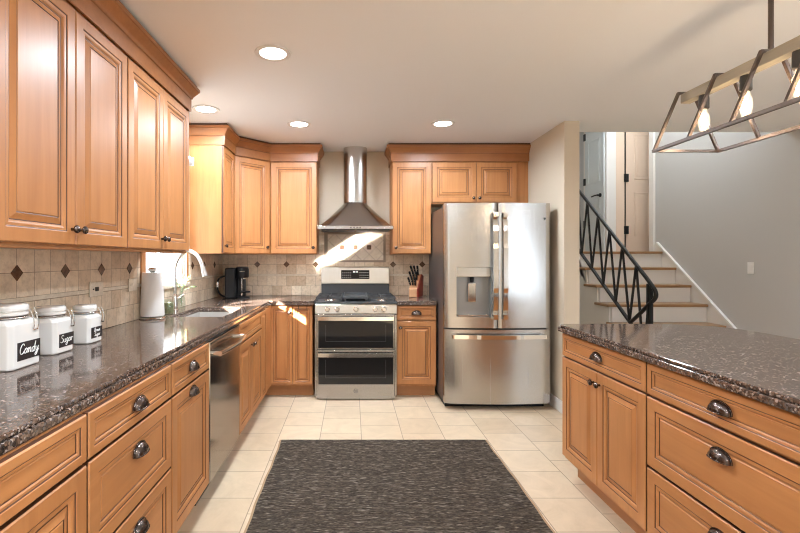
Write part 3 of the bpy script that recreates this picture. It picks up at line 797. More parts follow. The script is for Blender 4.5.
# ------------------------------------------------------------------ refrigerator
def fridge():
    X0, X1, YFr = .806, 1.726, 3.895
    w = X1 - X0
    t = thing('refrigerator', 'stainless French-door refrigerator with bottom freezer and water dispenser', 'refrigerator', (X0, YFr, 0))
    bow = lambda x: -.030 * (1 - (2 * x / w - 1) ** 2)
    m = MB(); m.box(.005, w - .005, .075, .82, .05, 1.775); m.build('body', 'steeldark', t, bevel=.006)
    m = MB(); m.box(.02, w - .02, .09, .80, 0, .0495); m.build('base_grille', 'black', t)
    m = MB(); m.box(.01, .12, .02, .20, 1.7755, 1.792); m.box(w - .12, w - .01, .02, .20, 1.7755, 1.792); m.build('hinge_cover', 'darkgrey', t, bevel=.004)
    def door(name, x0, x1, z0, z1, hole=None, parent=t):
        m = MB(); xs = [x0 + (x1 - x0) * k / 20 for k in range(21)]; zs = [z0, z1]
        if hole:
            xs = sorted(set([x for x in xs if abs(x - hole[0]) > .01 and abs(x - hole[1]) > .01] + [hole[0], hole[1]])); zs = [z0, hole[2], hole[3], z1]
        F = {}; B = {}
        for i, x in enumerate(xs):
            edge = .012 * max(0, 1 - (x - x0) / .012) ** 2 + .012 * max(0, 1 - (x1 - x) / .012) ** 2
            for j, z in enumerate(zs):
                F[i, j] = m.bm.verts.new((x, bow(x) + edge, z)); B[i, j] = m.bm.verts.new((x, .070, z))
        nx, nz = len(xs) - 1, len(zs) - 1
        for i in range(nx):
            for j in range(nz):
                inh = hole and j == 1 and xs[i] >= hole[0] - 1e-6 and xs[i+1] <= hole[1] + 1e-6
                if not inh: m.face([F[i, j], F[i+1, j], F[i+1, j+1], F[i, j+1]])
                m.face([B[i, j], B[i, j+1], B[i+1, j+1], B[i+1, j]])
            m.face([F[i, 0], B[i, 0], B[i+1, 0], F[i+1, 0]]); m.face([F[i, nz], F[i+1, nz], B[i+1, nz], B[i, nz]])
        for j in range(nz):
            m.face([F[0, j], F[0, j+1], B[0, j+1], B[0, j]]); m.face([F[nx, j], B[nx, j], B[nx, j+1], F[nx, j+1]])
        return m.build(name, 'steelv', parent, smooth=30, normals=not hole)
    hx0, hx1, hz0, hz1 = .100, .395, .808, 1.240
    L = door('door', 0, .4515, .712, 1.795, (hx0, hx1, hz0, hz1))
    R = door('door', .4575, w, .712, 1.795)
    D = door('freezer_drawer', 0, w, .055, .698)
    yb = .045
    # dispenser
    m = MB()
    m.box(hx0, hx1, bow(.24) + .006, bow(.24) + .02, 1.155, hz1); m.build('dispenser_display', 'steelwarm', L, bevel=.004)
    m = MB(); m.poly([(hx0, yb, hz0), (hx1, yb, hz0), (hx1, yb, hz1), (hx0, yb, hz1)])
    f = lambda x: bow(x)
    for x in (hx0, hx1): m.poly([(x, f(x), hz0), (x, yb, hz0), (x, yb, hz1), (x, f(x), hz1)])
    for z in (hz0, hz1): m.poly([(hx0, f(hx0), z), (hx0, yb, z), (hx1, yb, z), (hx1, f(hx1), z)])
    m.build('dispenser_recess', 'recess', L, normals=False)
    m = MB(); m.box(.205, .275, .005, .02, .935, 1.10); m.build('dispenser_paddle', 'chrome', L, bevel=.005)
    m = MB(); m.lathe([(.02, 1.155), (.016, 1.11), (.010, 1.105)], c=(.24, .015, 0)); m.build('dispenser_nozzle', 'black', L)
    m = MB(); m.box(hx0 + .012, hx1 - .012, -.018, .044, hz0 + .001, hz0 + .020); m.build('drip_tray', 'steel', L, bevel=.004)
    for s, dr in ((-1, L), (1, R)):
        xc = w / 2 + s * .042
        g = MB(); n = 24; za, zb = .795, 1.705
        P = []
        for k in range(n + 1):
            z = za + (zb - za) * k / n; q = abs(2 * k / n - 1)
            P.append((bow(xc) - .060 * (1 - q ** 10) - (.006 if .27 < k / n < .70 else 0), z))
        for (ya, z_a), (yc, z_c) in zip(P, P[1:]):
            g.prism([(xc - .020, ya, z_a), (xc + .020, ya, z_a), (xc + .020, ya + .016, z_a), (xc - .020, ya + .016, z_a)], (0, yc - ya if abs(yc - ya) < .02 else 0, z_c - z_a))
        for z in (za + .018, zb - .018): g.box(xc - .020, xc + .020, bow(xc) - .058, bow(xc) + .004, z - .02, z + .02)
        g.build('handle', 'chrome', dr, bevel=0)
    g = MB(); xa, xb, zc = .058, w - .058, .640; n = 24
    for k in range(n):
        x0_, x1_ = xa + (xb - xa) * k / n, xa + (xb - xa) * (k + 1) / n
        q = lambda x: bow(x) - .056 - (.006 if .28 < (x - xa) / (xb - xa) < .72 else 0)
        g.prism([(x0_, q(x0_), zc - .015), (x1_, q(x1_), zc - .015), (x1_, q(x1_) + .016, zc - .015), (x0_, q(x0_) + .016, zc - .015)], (0, 0, .034))
    for x in (xa + .02, xb - .02): g.box(x - .02, x + .02, bow(x) - .055, bow(x) + .004, zc - .013, zc + .017)
    g.build('handle', 'chrome', D)
    m = MB(); m.lathe([(.010, 0), (.010, -.0015), (0, -.0015)], c=(w - .055, bow(w - .055) + .0, 1.66), axis='y', n=14, caps=False); m.build('emblem', 'darkgrey', R)
fridge()

# ------------------------------------------------------------------ stairs and railing
t = thing('staircase', 'short flight of stairs with oak treads and white risers going up to a landing', 'stairs', (2.87, 4.26, 0))
for k in range(1, 8):
    yf = (k - 1) * .244; z = .201 * k
    m = MB(); m.box(.04, 1.103, yf + .024, yf + .044, z - .201 + (.0 if k == 1 else .001), z - .0305); m.build('riser', 'trimw', t)
    dpt = .285 if k < 7 else .03
    m = MB(); m.box(-.02, 1.103, yf, yf + dpt if k < 7 else yf + .05, z - .030, z); m.build('tread', 'tread', t, bevel=.008, seg=3)
m = MB(); pts = [(0.02, .05, 0)]
for k in range(1, 8):
    pts += [(.02, (k - 1) * .244 + .046, .202 * (k - 1)), (.02, (k - 1) * .244 + .046, .202 * k - .031)]
pts += [(.02, 1.46, .202 * 7 - .06), (.02, 1.46, 0)]
pts = [pts[0]] + pts[2:]
m.prism(pts, (.018, 0, 0)); m.build('stringer', 'trimw', t)

t = thing('stair_railing', 'black wrought iron railing with zigzag bars along the open side of the stairs', 'railing', (2.868, 4.29, 0))
def RY(y): return y - 4.29
top = lambda y: 1.035 + .807 * (y - 4.25)
bot = lambda y: .66 + .735 * (y - 4.625)
m = MB(); path = [(0, RY(6.1), top(6.1)), (0, RY(5.0), top(5.0)), (0, RY(4.36), top(4.36))] + smooth_path([(0, RY(4.30), 1.070), (0, RY(4.245), 1.02), (0, RY(4.225), .97), (0, RY(4.25), .925), (0, RY(4.315), .880), (0, RY(4.45), .775), (0, RY(4.60), .668)], 5)[1:]
m.tube(path, .019, 8); m.build('handrail', 'blackmetal', t, smooth=50)
m = MB(); m.tube([(0, RY(6.1), bot(6.1)), (0, RY(4.60), bot(4.60))], .013, 4, square=True, up=(1, 0, 0)); m.build('bottom_rail', 'blackmetal', t)
ys_t = [4.315 + .2275 * k for k in range(7)]; ys_b = [4.63 + .241 * k for k in range(6)]
ys_t = [4.521 + .2345 * k for k in range(6)]
for k in range(6):
    yt, yb_ = ys_t[k], ys_b[k]
    m = MB(); m.tube([(0, RY(yb_), bot(yb_)), (0, RY(yt), top(yt))], .0085, 4, square=True, up=(1, 0, 0)); m.build('baluster', 'blackmetal', t)
    if k + 1 < 7:
        y2 = ys_t[k] if False else 4.521 + .2345 * k + .2345 if k < 6 else 0
        m = MB(); m.tube([(0, RY(yb_), bot(yb_)), (0, RY(4.521 + .2345 * (k - 0) + .2345), top(4.521 + .2345 * k + .2345))], .0085, 4, square=True, up=(1, 0, 0)); m.build('baluster', 'blackmetal', t)
for y0_, z0_, y1_, z1_ in ((4.40, .30, 4.521, top(4.521)), (4.40, .30, 4.315, 1.06)):
    m = MB(); m.tube([(0, RY(y0_), z0_), (0, RY(y1_), z1_)], .0085, 4, square=True, up=(1, 0, 0)); m.build('baluster', 'blackmetal', t)
for y, z in ((4.29, 1.05), (4.335, 1.07)):  # both posts stand on the lowest tread
    m = MB(); m.tube([(-.004 if y < 4.3 else .0, RY(y), .2025), (-.004 if y < 4.3 else 0, RY(y), z)], .013, 4, square=True, up=(0, 1, 0)); m.build('newel_post', 'blackmetal', t)

# hall doors
def six_panel(m, w, h, cols=2):
    m.box(0, w, 0, .035, 0, h)
    for cx0, cx1 in (((.11, w / 2 - .05), (w / 2 + .05, w - .11)) if cols == 2 else ((.09, w - .09),)):
        for z0, z1 in ((.22, .82), (1.0, 1.62), (1.74, 1.92)):
            for a, b, c_, d_ in ((cx0, cx1, z0, z0 + .012), (cx0, cx1, z1 - .012, z1), (cx0, cx0 + .012, z0, z1), (cx1 - .012, cx1, z0, z1)): m.box(a, b, -.006, 0.001, c_, d_)
            m.box(cx0 + .04, cx1 - .04, -.004, .001, z0 + .04, z1 - .04)
t = MB(); six_panel(t, .74, 2.02); d = t.build('door_1', 'creamdoor', loc=(3.795, 6.20, 1.41), bevel=.002); struct(d)
m = MB()
for z in (.30, 1.02, 1.80): m.box(-.035, .022, -.022, .0, z - .055, z + .055)
m.build('hinge', 'blackmetal', d)
m = MB(); m.box(-.022, -.006, .002, .03, 0, 2.02); m.build('hinge_gap', 'blackmetal', d)
m = MB(); m.box(3.65, 3.77, 6.195, 6.238, 1.406, 3.6); struct(m.build('trim_4', 'creamdoor', bevel=.004))
m = MB(); m.box(3.52, 3.648, 6.190, 6.238, 1.406, 3.6); m.box(3.515, 3.539, 6.185, 6.24, 1.406, 3.6); struct(m.build('trim_5', 'trimw', bevel=.004))
t = MB(); six_panel(t, .50, 2.02, 1); d = t.build('door_2', 'bluedoor', loc=(3.50, 6.73, 1.41), rot=(0, 0, -PI / 2 - .0), bevel=.002); struct(d)
m = MB()
for z in (.42, 1.05, 1.72): m.box(-.02, .02, -.016, .0, z - .05, z + .05)
m.build('hinge', 'blackmetal', d)
m = MB(); m.lathe([(.028, 0), (.028, -.012), (.012, -.016), (.012, -.05), (0, -.05)], c=(.42, 0, .80), axis='y', caps=False); m.tube([(.43, -.05, .80), (.36, -.055, .80), (.28, -.05, .795)], .010, 8); m.build('door_lever', 'blackmetal', d, smooth=50)
m = MB(); m.box(3.515, 3.539, 6.735, 6.80, 1.406, 3.6); struct(m.build('trim_6', 'trimw'))

# light switch
t = thing('light_switch', 'white toggle light switch plate on the grey wall', 'light switch', (3.9985, 4.49, 1.22), -PI / 2)
m = MB(); m.box(-.036, .036, -.006, 0, -.058, .058); m.build('plate', 'white', t, bevel=.003)
m = MB(); m.box(-.016, .016, -.010, -.0062, -.032, .032); m.build('rocker', 'white', t, bevel=.002)

# outlets on the backsplash
def outlet(y, w, label):
    t = thing('outlet_plate', label, 'outlet', (XL + .0165, y, 1.147), PI / 2, 'stone-coloured outlet plates on the left backsplash')
    m = MB(); m.box(-w / 2, w / 2, -.006, 0, -.040, .040); m.build('plate', 'travertine', t, bevel=.002)
    m = MB(); m.box(-.016, .016, -.008, -.0062, -.011, .011); m.lathe([(.004, 0), (.004, -.0095), (0, -.0095)], c=(-.035 if w > .11 else -.03, 0, 0), axis='y', n=10, caps=False); m.build('socket', 'socket' if w > .12 else 'travertine', t)
outlet(2.437, .128, 'stone-coloured outlet plate on the backsplash behind the smallest canister')
outlet(2.84, .105, 'stone-coloured outlet plate on the backsplash left of the paper towel roll')

# ------------------------------------------------------------------ rug
m = MB()
rx0, rx1, ry0, ry1 = -.518, .972, 0.75, 3.225
nx, ny = 12, 60
def wob(y, s): return .003 * math.sin(y * 7 + s) + .002 * math.sin(y * 23 + 2 * s)
def rug(u, v):
    y = ry0 + (ry1 - ry0) * v; a = rx0 + .014 + wob(y, 0); b = rx1 - .014 + wob(y, 2)
    return (a + (b - a) * u, y, .010 + .0006 * math.sin(u * 31 + v * 17))
g = m.grid(rug, nx, ny, 0)
for side in (0, nx):
    e = rx0 if side == 0 else rx1; sg = -1 if side == 0 else 1
    prev = None
    for j in range(ny + 1):
        p = g[side][j].co; a = m.bm.verts.new((p.x + sg * .012, p.y, .009)); b = m.bm.verts.new((p.x + sg * .014, p.y, .0005))
        if prev: m.face([g[side][j-1], g[side][j], a, prev[0]], 1); m.face([prev[0], a, b, prev[1]], 1)
        prev = (a, b)
for j, yy in ((0, ry0 - .004), (ny, ry1 + .004)):
    prev = None
    for i in range(nx + 1):
        p = g[i][j].co; a = m.bm.verts.new((p.x, yy, .0005))
        if prev: m.face([g[i-1][j], g[i][j], a, prev], 0)
        prev = a
tag(m.build('rug', ['rug', 'rugedge'], smooth=50), 'dark brown woven rug lying on the tiled floor between counter and island', 'rug')

# ------------------------------------------------------------------ recessed ceiling lights
lg = 'recessed ceiling lights'
def downlight(x, y, label, power=33):
    t = thing('ceiling_light', label, 'ceiling light', (x, y, CEIL), 0, lg)
    m = MB(); m.lathe([(.075, -.001), (.075, -.005), (.100, -.006), (.102, -.001)], n=36); m.build('trim_ring', 'white', t, smooth=40)
    m = MB(); m.lathe([(.0, -.0035), (.0745, -.0035), (.0745, -.001)], n=36, caps=False); m.build('lens', 'led', t)
    l = bpy.data.lights.new('bulb_light', 'AREA'); l.shape = 'DISK'; l.size = .14; l.energy = power; l.color = (.79, .895, 1.0); l.spread = math.radians(170)
    o = bpy.data.objects.new('bulb_light', l); COL.objects.link(o); o.parent = t; o.location = (0, 0, -.012)
downlight(-.447, 2.533, 'round recessed ceiling light nearest the camera, highest in the photo')
downlight(-1.134, 3.48, 'round recessed ceiling light above the sink beside the left crown moulding')
downlight(-.457, 3.866, 'round recessed ceiling light in front of the corner wall cabinets')
downlight(.782, 3.85, 'round recessed ceiling light in front of the refrigerator cabinets')
for x, y, q in ((.759, 2.0, 'round recessed ceiling light above the rug beside the pendant'), (-.43, .4, 'round recessed ceiling light above the photographer, over the left floor'), (.76, .2, 'round recessed ceiling light above the photographer, over the rug')):
    if y < 1.5: downlight(x, y, q)
for x, y, q in ((2.9, 1.2, 'round recessed ceiling light over the dining side, behind the pendant, unseen and added for fill light'), (2.9, -1.2, 'round recessed ceiling light far behind the photographer on the dining side, unseen and added for fill light'), (.76, -1.7, 'round recessed ceiling light far behind the photographer, right of centre, unseen and added for fill light'), (-.5, -1.7, 'round recessed ceiling light far behind the photographer, left of centre, unseen and added for fill light')):  # out-of-view lamps added to brighten the room
    downlight(x, y, q)

# ------------------------------------------------------------------ pendant lamp over island
XC = 1.73
t = thing('pendant_lamp', 'linear cage pendant lamp with wooden beam and open metal frames above the island', 'pendant lamp', (XC, 1.85, CEIL))
zt, zb = 2.145 - CEIL, 1.869 - CEIL
m = MB(); m.lathe([(.065, -.001), (.065, -.018), (.06, -.022), (0, -.022)], caps=False); m.build('ceiling_canopy', 'lampmetal', t, smooth=40)
m = MB(); m.tube([(0, 0, -.02), (0, 0, zt + .02)], .0095, 10); m.build('rod', 'lampmetal', t)
m = MB(); m.box(-.026, .026, -.475, .475, zt - .030, zt + .018); m.build('beam', 'beam', t, bevel=.003)
hwid = .166
for k in range(5):
    y = .47 - .235 * k
    m = MB(); r = .0065
    m.tube([(-.040, y, zt + .022), (.040, y, zt + .022)], r, 4, square=True, up=(0, 1, 0))
    for s in (-1, 1): m.tube([(s * .038, y, zt + .026), (s * hwid, y, zb)], r, 4, square=True, up=(0, 1, 0))
    if k in (0, 4): m.tube([(-hwid, y, zb), (hwid, y, zb)], r, 4, square=True, up=(0, 1, 0))
    m.build('frame', 'lampmetal', t)
for s in (-1, 1):
    m = MB(); m.tube([(s * hwid, -.477, zb), (s * hwid, .477, zb)], .0075, 4, square=True); m.build('bottom_rail', 'lampmetal', t)
for k in range(4):
    y = .3525 - .235 * k
    m = MB(); m.lathe([(.020, zt - .0305), (.022, zt - .05), (.022, zt - .095), (.017, zt - .100), (0, zt - .100)], c=(0, y, 0), n=18, caps=False); s_ = m.build('socket', 'socket', t, smooth=40)
    m = MB(); m.lathe([(.012, zt - .1005), (.013, zt - .115), (.022, zt - .135), (.024, zt - .165), (.017, zt - .200), (.008, zt - .215), (0, zt - .218)], c=(0, y, 0), n=18, caps=False); b_ = m.build('bulb', 'bulbglass', t, smooth=60)
    m = MB()
    for q in range(5):
        a = 2 * PI * q / 5; m.tube([(.006 * math.cos(a), y + .006 * math.sin(a), zt - .118), (.011 * math.cos(a), y + .011 * math.sin(a), zt - .160), (.006 * math.cos(a + .6), y + .006 * math.sin(a + .6), zt - .195)], .0011, 5)
    m.build('filament', 'filament', b_)
    l = bpy.data.lights.new('bulb_light', 'POINT'); l.energy = 1.0; l.color = (1.0, .82, .62); l.shadow_soft_size = .02
    o = bpy.data.objects.new('bulb_light', l); COL.objects.link(o); o.parent = t; o.location = (0, y, zt - .24)

# ------------------------------------------------------------------ canisters
GL = {  # stroke letters, unit height 1 (x-height .5)
 'C': ([[(.55, .8), (.42, .98), (.18, .85), (.05, .45), (.15, .08), (.42, .02), (.62, .25)]], .62),
 'S': ([[(.55, .82), (.38, .98), (.14, .85), (.18, .62), (.45, .45), (.48, .18), (.25, 0), (.02, .15)]], .60),
 'B': ([[(.12, .95), (.08, .5), (.05, .02)], [(.05, .85), (.35, 1.0), (.5, .8), (.35, .58), (.12, .52), (.42, .45), (.52, .2), (.3, .0), (.03, .05)]], .62),
 'a': ([[(.42, .42), (.22, .50), (.05, .28), (.12, .02), (.32, .10), (.42, .42), (.40, .10), (.52, .05)]], .52),
 'n': ([[(.02, .40), (.08, .46), (.07, .02)], [(.07, .25), (.25, .50), (.36, .40), (.34, .06), (.48, .06)]], .50),
 'd': ([[(.40, .40), (.22, .48), (.05, .28), (.12, .02), (.32, .10), (.46, 1.0)], [(.40, .5), (.38, .08), (.52, .05)]], .54),
 'y': ([[(.04, .48), (.08, .15), (.25, .08), (.38, .45)], [(.40, .48), (.32, -.15), (.12, -.42), (.02, -.25), (.25, -.05), (.50, .10)]], .52),
 'u': ([[(.04, .48), (.05, .10), (.22, .02), (.36, .20), (.38, .48)], [(.38, .48), (.36, .08), (.50, .04)]], .52),
 'g': ([[(.40, .42), (.22, .50), (.05, .30), (.15, .06), (.34, .18), (.40, .46), (.34, -.20), (.14, -.42), (.03, -.25), (.30, -.02), (.50, .08)]], .52),
 'r': ([[(.02, .42), (.09, .47), (.08, .02)], [(.08, .22), (.20, .46), (.36, .46)]], .40),
 'o': ([[(.22, .48), (.05, .30), (.10, .05), (.28, .02), (.38, .25), (.26, .46), (.44, .42)]], .46),
 'w': ([[(.03, .48), (.08, .08), (.20, .04), (.28, .40), (.36, .06), (.50, .06), (.58, .46)]], .62),
}
def write(m, text, x0, z0, h, y, r, shear=.18):
    x = x0
    for ch in text:
        st, adv = GL[ch]
        for s in st: m.tube(smooth_path([(x + (px + shear * pz) * h, y, z0 + pz * h) for px, pz in s], 4), r, 5)
        x += adv * h
    return x
def text_w(text, h): return sum(GL[c][1] for c in text) * h
def canister(X, Y, s, h, label, lines):
    """X,Y = near room-side corner region; s = side; front label face looks to +X"""
    t = thing('canister', label, 'canister', (X - s / 2, Y + s / 2, .9155), PI / 2, 'white lidded canisters on the left worktop')
    hb = h * .76
    def oct_(q, c): return [(-q, -q + c), (-q + c, -q), (q - c, -q), (q, -q + c), (q, q - c), (q - c, q), (-q + c, q), (-q, q - c)]
    m = MB(); q = s / 2; prev = None
    for z, qq, c in ((0, q - .004, .012), (.006, q, .014), (hb - .018, q, .014), (hb - .006, q - .006, .02), (hb, q - .014, .03)):
        ring = [m.bm.verts.new((x, y, z)) for x, y in oct_(qq, c)]
        if prev:
            for k in range(8): m.face([prev[k], prev[(k+1) % 8], ring[(k+1) % 8], ring[k]])
        else: m.face(ring[::-1])
        prev = ring
    m.face(prev); m.build('body', 'whiteceramic', t, bevel=.003)
    R = q * .90
    m = MB(); m.lathe([(R * .93, hb), (R * .93, hb + h * .05)], n=40); m.build('gasket', 'gasket', t, smooth=40)
    m = MB(); z = hb + h * .05
    m.lathe([(R * .96, z), (R * 1.0, z + .003), (R * 1.0, z + h * .05), (R * .91, z + h * .055), (R * .91, z + h * .075), (R * 1.0, z + h * .08), (R * 1.0, z + h * .135), (R * .97, z + h * .155), (R * .85, z + h * .175), (0, z + h * .18)], n=40, caps=False)
    m.build('lid', 'whiteceramic', t, smooth=35)
    # wire bail clamp
    yb = -R - .003
    m = MB(); r = .0024
    for x in (.030, .052):
        m.tube(smooth_path([(x, yb + .006, hb + h * .14), (x, yb - .002, hb + h * .06), (x + .003, yb - .008, hb - .02), (x, yb - .003 - .004, hb - .045)], 5), r, 6)
    m.tube([(.030, yb - .007, hb - .045), (.052, yb - .007, hb - .045)], r * 1.4, 6)
    m.tube([(R * 1.02 * math.cos(PI * k / 24 * 2), R * 1.02 * math.sin(PI * k / 24 * 2), hb + h * .022) for k in range(25)], r, 6)
    m.build('wire_clamp', 'chrome', t, smooth=60)
    # chalk label + writing
    lw, lh = s * (.74 if s > .12 else .80), h * .28; lz = hb * .165
    lx0 = s * .5 - .016 - lw + .006
    m = MB(); m.box(lx0, lx0 + lw, -q - .0016, -q - .0002, lz, lz + lh); lab = m.build('chalk_label', 'chalkboard', t)
    m = MB()
    if len(lines) == 1:
        hh = lh * .62; tw = text_w(lines[0], hh); sc_ = min(1, lw * .86 / tw); hh *= sc_; tw = text_w(lines[0], hh)
        write(m, lines[0], lx0 + (lw - tw) / 2 - hh * .05, lz + lh * .34, hh, -q - .0025, .0014 * s / .14)
    else:
        for i, L_ in enumerate(lines):
            hh = lh * .36; tw = text_w(L_, hh); hh *= min(1, lw * .86 / tw); tw = text_w(L_, hh)
            write(m, L_, lx0 + (lw - tw) / 2, lz + lh * (.57 if i == 0 else .16), hh, -q - .0025, .0010)
    m.build('handwriting', 'chalk', lab)
canister(-1.190, 1.562, .156, .233, 'largest white square canister, chalk label reading Candy', ['Candy'])
canister(-1.215, 1.835, .128, .198, 'middle white square canister, chalk label reading Sugar', ['Sugar'])
canister(-1.215, 2.075, .112, .180, 'smallest white square canister with two lines on its chalk label', ['Brown', 'Sugar'])

# ------------------------------------------------------------------ paper towel stand
t = thing('paper_towel_holder', 'steel stand on the worktop holding the paper towel roll', 'paper towel holder', (-1.325, 2.975, .9155))
m = MB(); m.lathe([(0, 0), (.083, 0), (.085, .006), (.078, .012), (.02, .016), (.006, .018), (.006, .304), (.010, .306)], n=36, caps=False)
m.lathe([(.010, .306), (.024, .314), (.028, .326), (.018, .338), (.006, .341), (0, .341)], n=24, caps=False); m.build('stand', 'chrome', t, smooth=35)
m = MB()
n = 40
prof = [(.018, .019), (.074, .019), (.075, .022), (.064, .302), (.063, .304), (.018, .304)]
m.lathe(prof, n=n, caps=False); m.lathe([(.018, .304), (.018, .019)], n=n, caps=False)
o = m.build('paper_towel_roll', 'paper', smooth=40, loc=(-1.325, 2.975, .9155)); tag(o, 'white paper towel roll on its stand beside the sink window', 'paper towel')

# ------------------------------------------------------------------ faucet
t = thing('faucet', 'brushed gooseneck kitchen faucet arching over the sink', 'faucet', (-1.357, 3.43, .9155))
m = MB(); m.lathe([(0, 0), (.028, 0), (.028, .010), (.021, .014), (.021, .11), (.016, .125), (.0, .126)], n=24, caps=False); m.build('base', 'chrome', t, smooth=40)
m = MB(); path = smooth_path([(0, 0, .12), (0, 0, .28), (.010, 0, .36), (.050, 0, .43), (.108, 0, .457), (.165, -.0, .43), (.202, 0, .37), (.216, 0, .325)], 6)
m.tube(path, .0135, 12); m.build('spout', 'satin', t, smooth=60)
m = MB(); m.tube([(.214, 0, .335), (.224, 0, .300), (.233, 0, .262)], .016, 14, radii=[.0155, .019, .022]); m.build('spray_head', 'satin', t, smooth=60)
m = MB(); m.tube([(0, .018, .075), (.0, .05, .085), (.035, .085, .115)], .007, 10, radii=[.012, .008, .006]); m.build('lever', 'chrome', t, smooth=60)

# sprig in glass, beside the faucet
t = thing('sprig_vase', 'small clear glass bottle with pale green sprigs behind the faucet', 'plant', (-1.345, 3.53, .9155))
m = MB(); m.lathe([(0, .0), (.026, .0), (.030, .006), (.030, .085), (.016, .110), (.013, .150), (.015, .153)], n=20, caps=False); m.build('bottle', 'clearglass', t, smooth=50)
m = MB(); 
rnd = random.Random(3)
leaves = MB()
for q in range(8):
    a = rnd.uniform(0, 2 * PI); tip = Vector((.05 * math.cos(a) + .01, .07 * math.sin(a), .21 + rnd.uniform(0, .06)))
    if q > 5: tip = Vector((.10, .05 * (q - 6), .17))
    pth = smooth_path([(0, 0, .02), (0.002, 0, .13), tuple(tip * .7 + Vector((0, 0, .05))), tuple(tip)], 4)
    m.tube(pth, .0012, 5)
    for f in (6, 8, 9, 10, 11, 12):
        p = pth[min(f, len(pth) - 1)]
        for sgn in (-1, 1):
            d = Vector((math.cos(a + sgn * 1.2), math.sin(a + sgn * 1.2), .4)).normalized() * .024; u_ = d.cross(Vector((0, 0, 1))).normalized() * .007
            leaves.poly([p, p + d * .5 + u_ + Vector((0, 0, .002)), p + d, p + d * .5 - u_])
m.build('stems', 'fernleaf', t); leaves.build('leaves', 'fernleaf', t)
t = thing('glass_jar', 'small glass jar of green and brown filling behind the paper towel roll', 'jar', (-1.325, 3.235, .9155))
m = MB(); m.lathe([(0, 0), (.034, 0), (.037, .006), (.037, .085), (.030, .098), (.031, .104)], n=24, caps=False); m.build('glass', 'clearglass', t, smooth=50)
m = MB(); m.lathe([(0, .004), (.033, .004), (.034, .055), (.028, .078), (0, .082)], n=16, caps=False); m.build('filling', stone('jar_filling', (0.05, 0.06, 0.02), (0.28, 0.24, 0.12), .7, 90), t, smooth=60)

# roller shade at the top of the sink window
t = thing('roller_shade', 'white rolled-up window shade at the top of the sink window', 'window shade', (XL + .05, 3.40, 2.13))
m = MB(); m.lathe([(0, -.36), (.034, -.36), (.034, .36), (0, .36)], axis='y', n=24, caps=False); m.build('roll', 'paper', t, smooth=40)
m = MB(); 
for y in (-.372, .362): m.box(-.048, .03, y, y + .010, -.035, .035)
m.build('bracket', 'white', t, bevel=.002)

# ------------------------------------------------------------------ coffee maker
t = thing('coffee_maker', 'black single-serve coffee maker in the corner of the worktop', 'coffee maker', (-1.170, 4.56, .9155), .10)
m = MB(); m.box(-.105, -.005, -.11, .13, 0, .305); m.build('water_tank_body', 'black', t, bevel=.014, seg=3)
m = MB(); m.box(-.004, .075, .02, .13, 0, .204); m.build('column', 'black', t, bevel=.01)
m = MB(); m.lathe([(0, .205), (.062, .205), (.068, .215), (.070, .285), (.064, .308), (.045, .316), (0, .318)], c=(.050, .0, 0), n=30, caps=False); m.box(-.004, .10, 0.02, .12, .205, .31); m.build('brew_head', 'black', t, smooth=35)
m = MB(); m.lathe([(0, .0), (.07, .0), (.07, .012), (0, .014)], c=(.06, -.02, 0), n=28, caps=False); m.build('drip_base', 'black', t, smooth=35)
m = MB(); m.lathe([(.0, .055), (.048, .055), (.052, .068), (.040, .066), (0, .064)], c=(.085, -.02, 0), n=24, caps=False); m.build('cup_rest', 'black', t, smooth=40)
m = MB(); m.lathe([(0, .215), (.020, .215), (.018, .19), (0, .19)], c=(.07, -.01, 0), n=16, caps=False); m.tube([(.045, .015, .02), (.045, .015, .21)], .008, 10); m.build('spout', 'chrome', t, smooth=40)
m = MB(); m.tube([(.036, -.0665, .270), (.058, -.0705, .271), (.085, -.0635, .272)], .003, 6); m.build('name_badge', 'chrome', t)
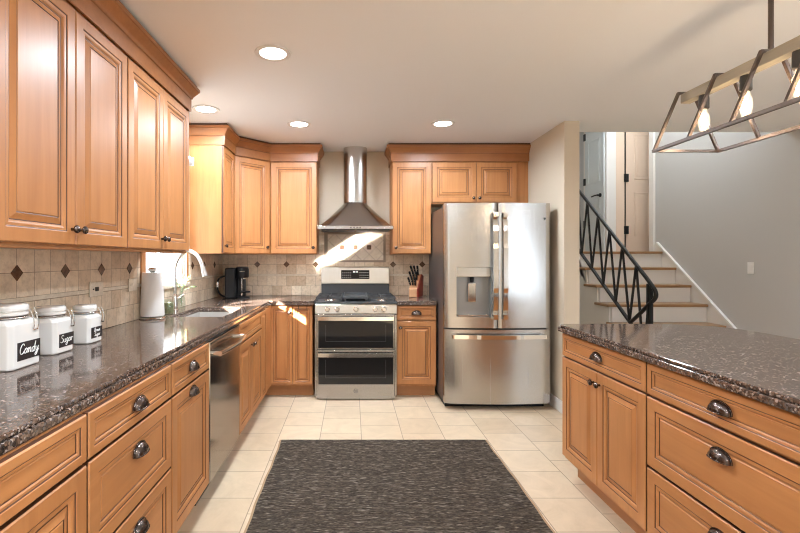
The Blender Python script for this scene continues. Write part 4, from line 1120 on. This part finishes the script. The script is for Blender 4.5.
m = MB(); m.tube(smooth_path([(-.100, .02, .215), (-.135, .0, .218), (-.180, -.01, .19), (-.195, -.01, .13), (-.180, -.01, .06), (-.145, 0, .02), (-.104, .0, .012)], 6), .009, 8); m.build('loop_handle', 'black', t, smooth=50)
m = MB(); m.box(-.205, -.180, -.028, .012, .105, .165); m.build('handle_grip', 'chrome', t, bevel=.006)

# ------------------------------------------------------------------ knife block
t = thing('knife_block', 'slanted wooden knife block on the worktop by the refrigerator', 'knife block', (0.662, 4.67, .9155), -.45)
m = MB(); side = [(0, -.055, 0), (0, .110, 0), (0, .140, .215), (0, .085, .235), (0, -.055, .085)]
m.prism([(-.055, y, z) for _, y, z in side], (.085, 0, 0)); m.build('block', 'blockwood', t, bevel=.005)
m = MB(); m.prism([(.0305, y * .98, z * 1.0) for _, y, z in side], (.016, 0, 0)); m.build('side_board', 'blockred', t, bevel=.004)
ax = Vector((0, -.55, .83)).normalized()
q = 0
kn = 'knives in the wooden block'
klabels = ['top left', 'top centre', 'top right', 'middle left', 'middle centre', 'middle right', 'lowest left', 'lowest centre', 'lowest right']
Tb = Matrix.Translation((0.662, 4.67, .9155)) @ Matrix.Rotation(-.45, 4, 'Z')
for r in range(3):
    for c in range(3):
        base = Vector((-.038 + .024 * c, .060 - .048 * r, .215 - .050 * r))
        L_ = .110 - .012 * r
        dvec = (ax + Vector((-.10 + .10 * c, 0, 0))).normalized()
        o = bpy.data.objects.new('kitchen_knife', None); COL.objects.link(o); o.location = Tb @ base; o.rotation_euler = (0, 0, -.45)
        tag(o, 'black-handled kitchen knife, ' + klabels[q] + ' slot of the knife block', 'knife', kn)
        m = MB(); m.tube([dvec * .010, dvec * .018], .008, 8); m.build('bolster', 'chrome', o)
        m = MB(); m.tube([dvec * .018, dvec * (.018 + L_ * .5), dvec * (.018 + L_)], .0105, 8, radii=[.009, .0105, .0115]); m.build('handle', 'black', o, smooth=60)
        m = MB()
        for f in (.35, .65): m.lathe([(.0042, -.0125), (.0042, -.0085)], c=tuple(dvec * (.018 + L_ * f)), axis='y', n=8)
        m.build('rivet', 'chrome', o)
        q += 1

# cup pull colours done; small end bits
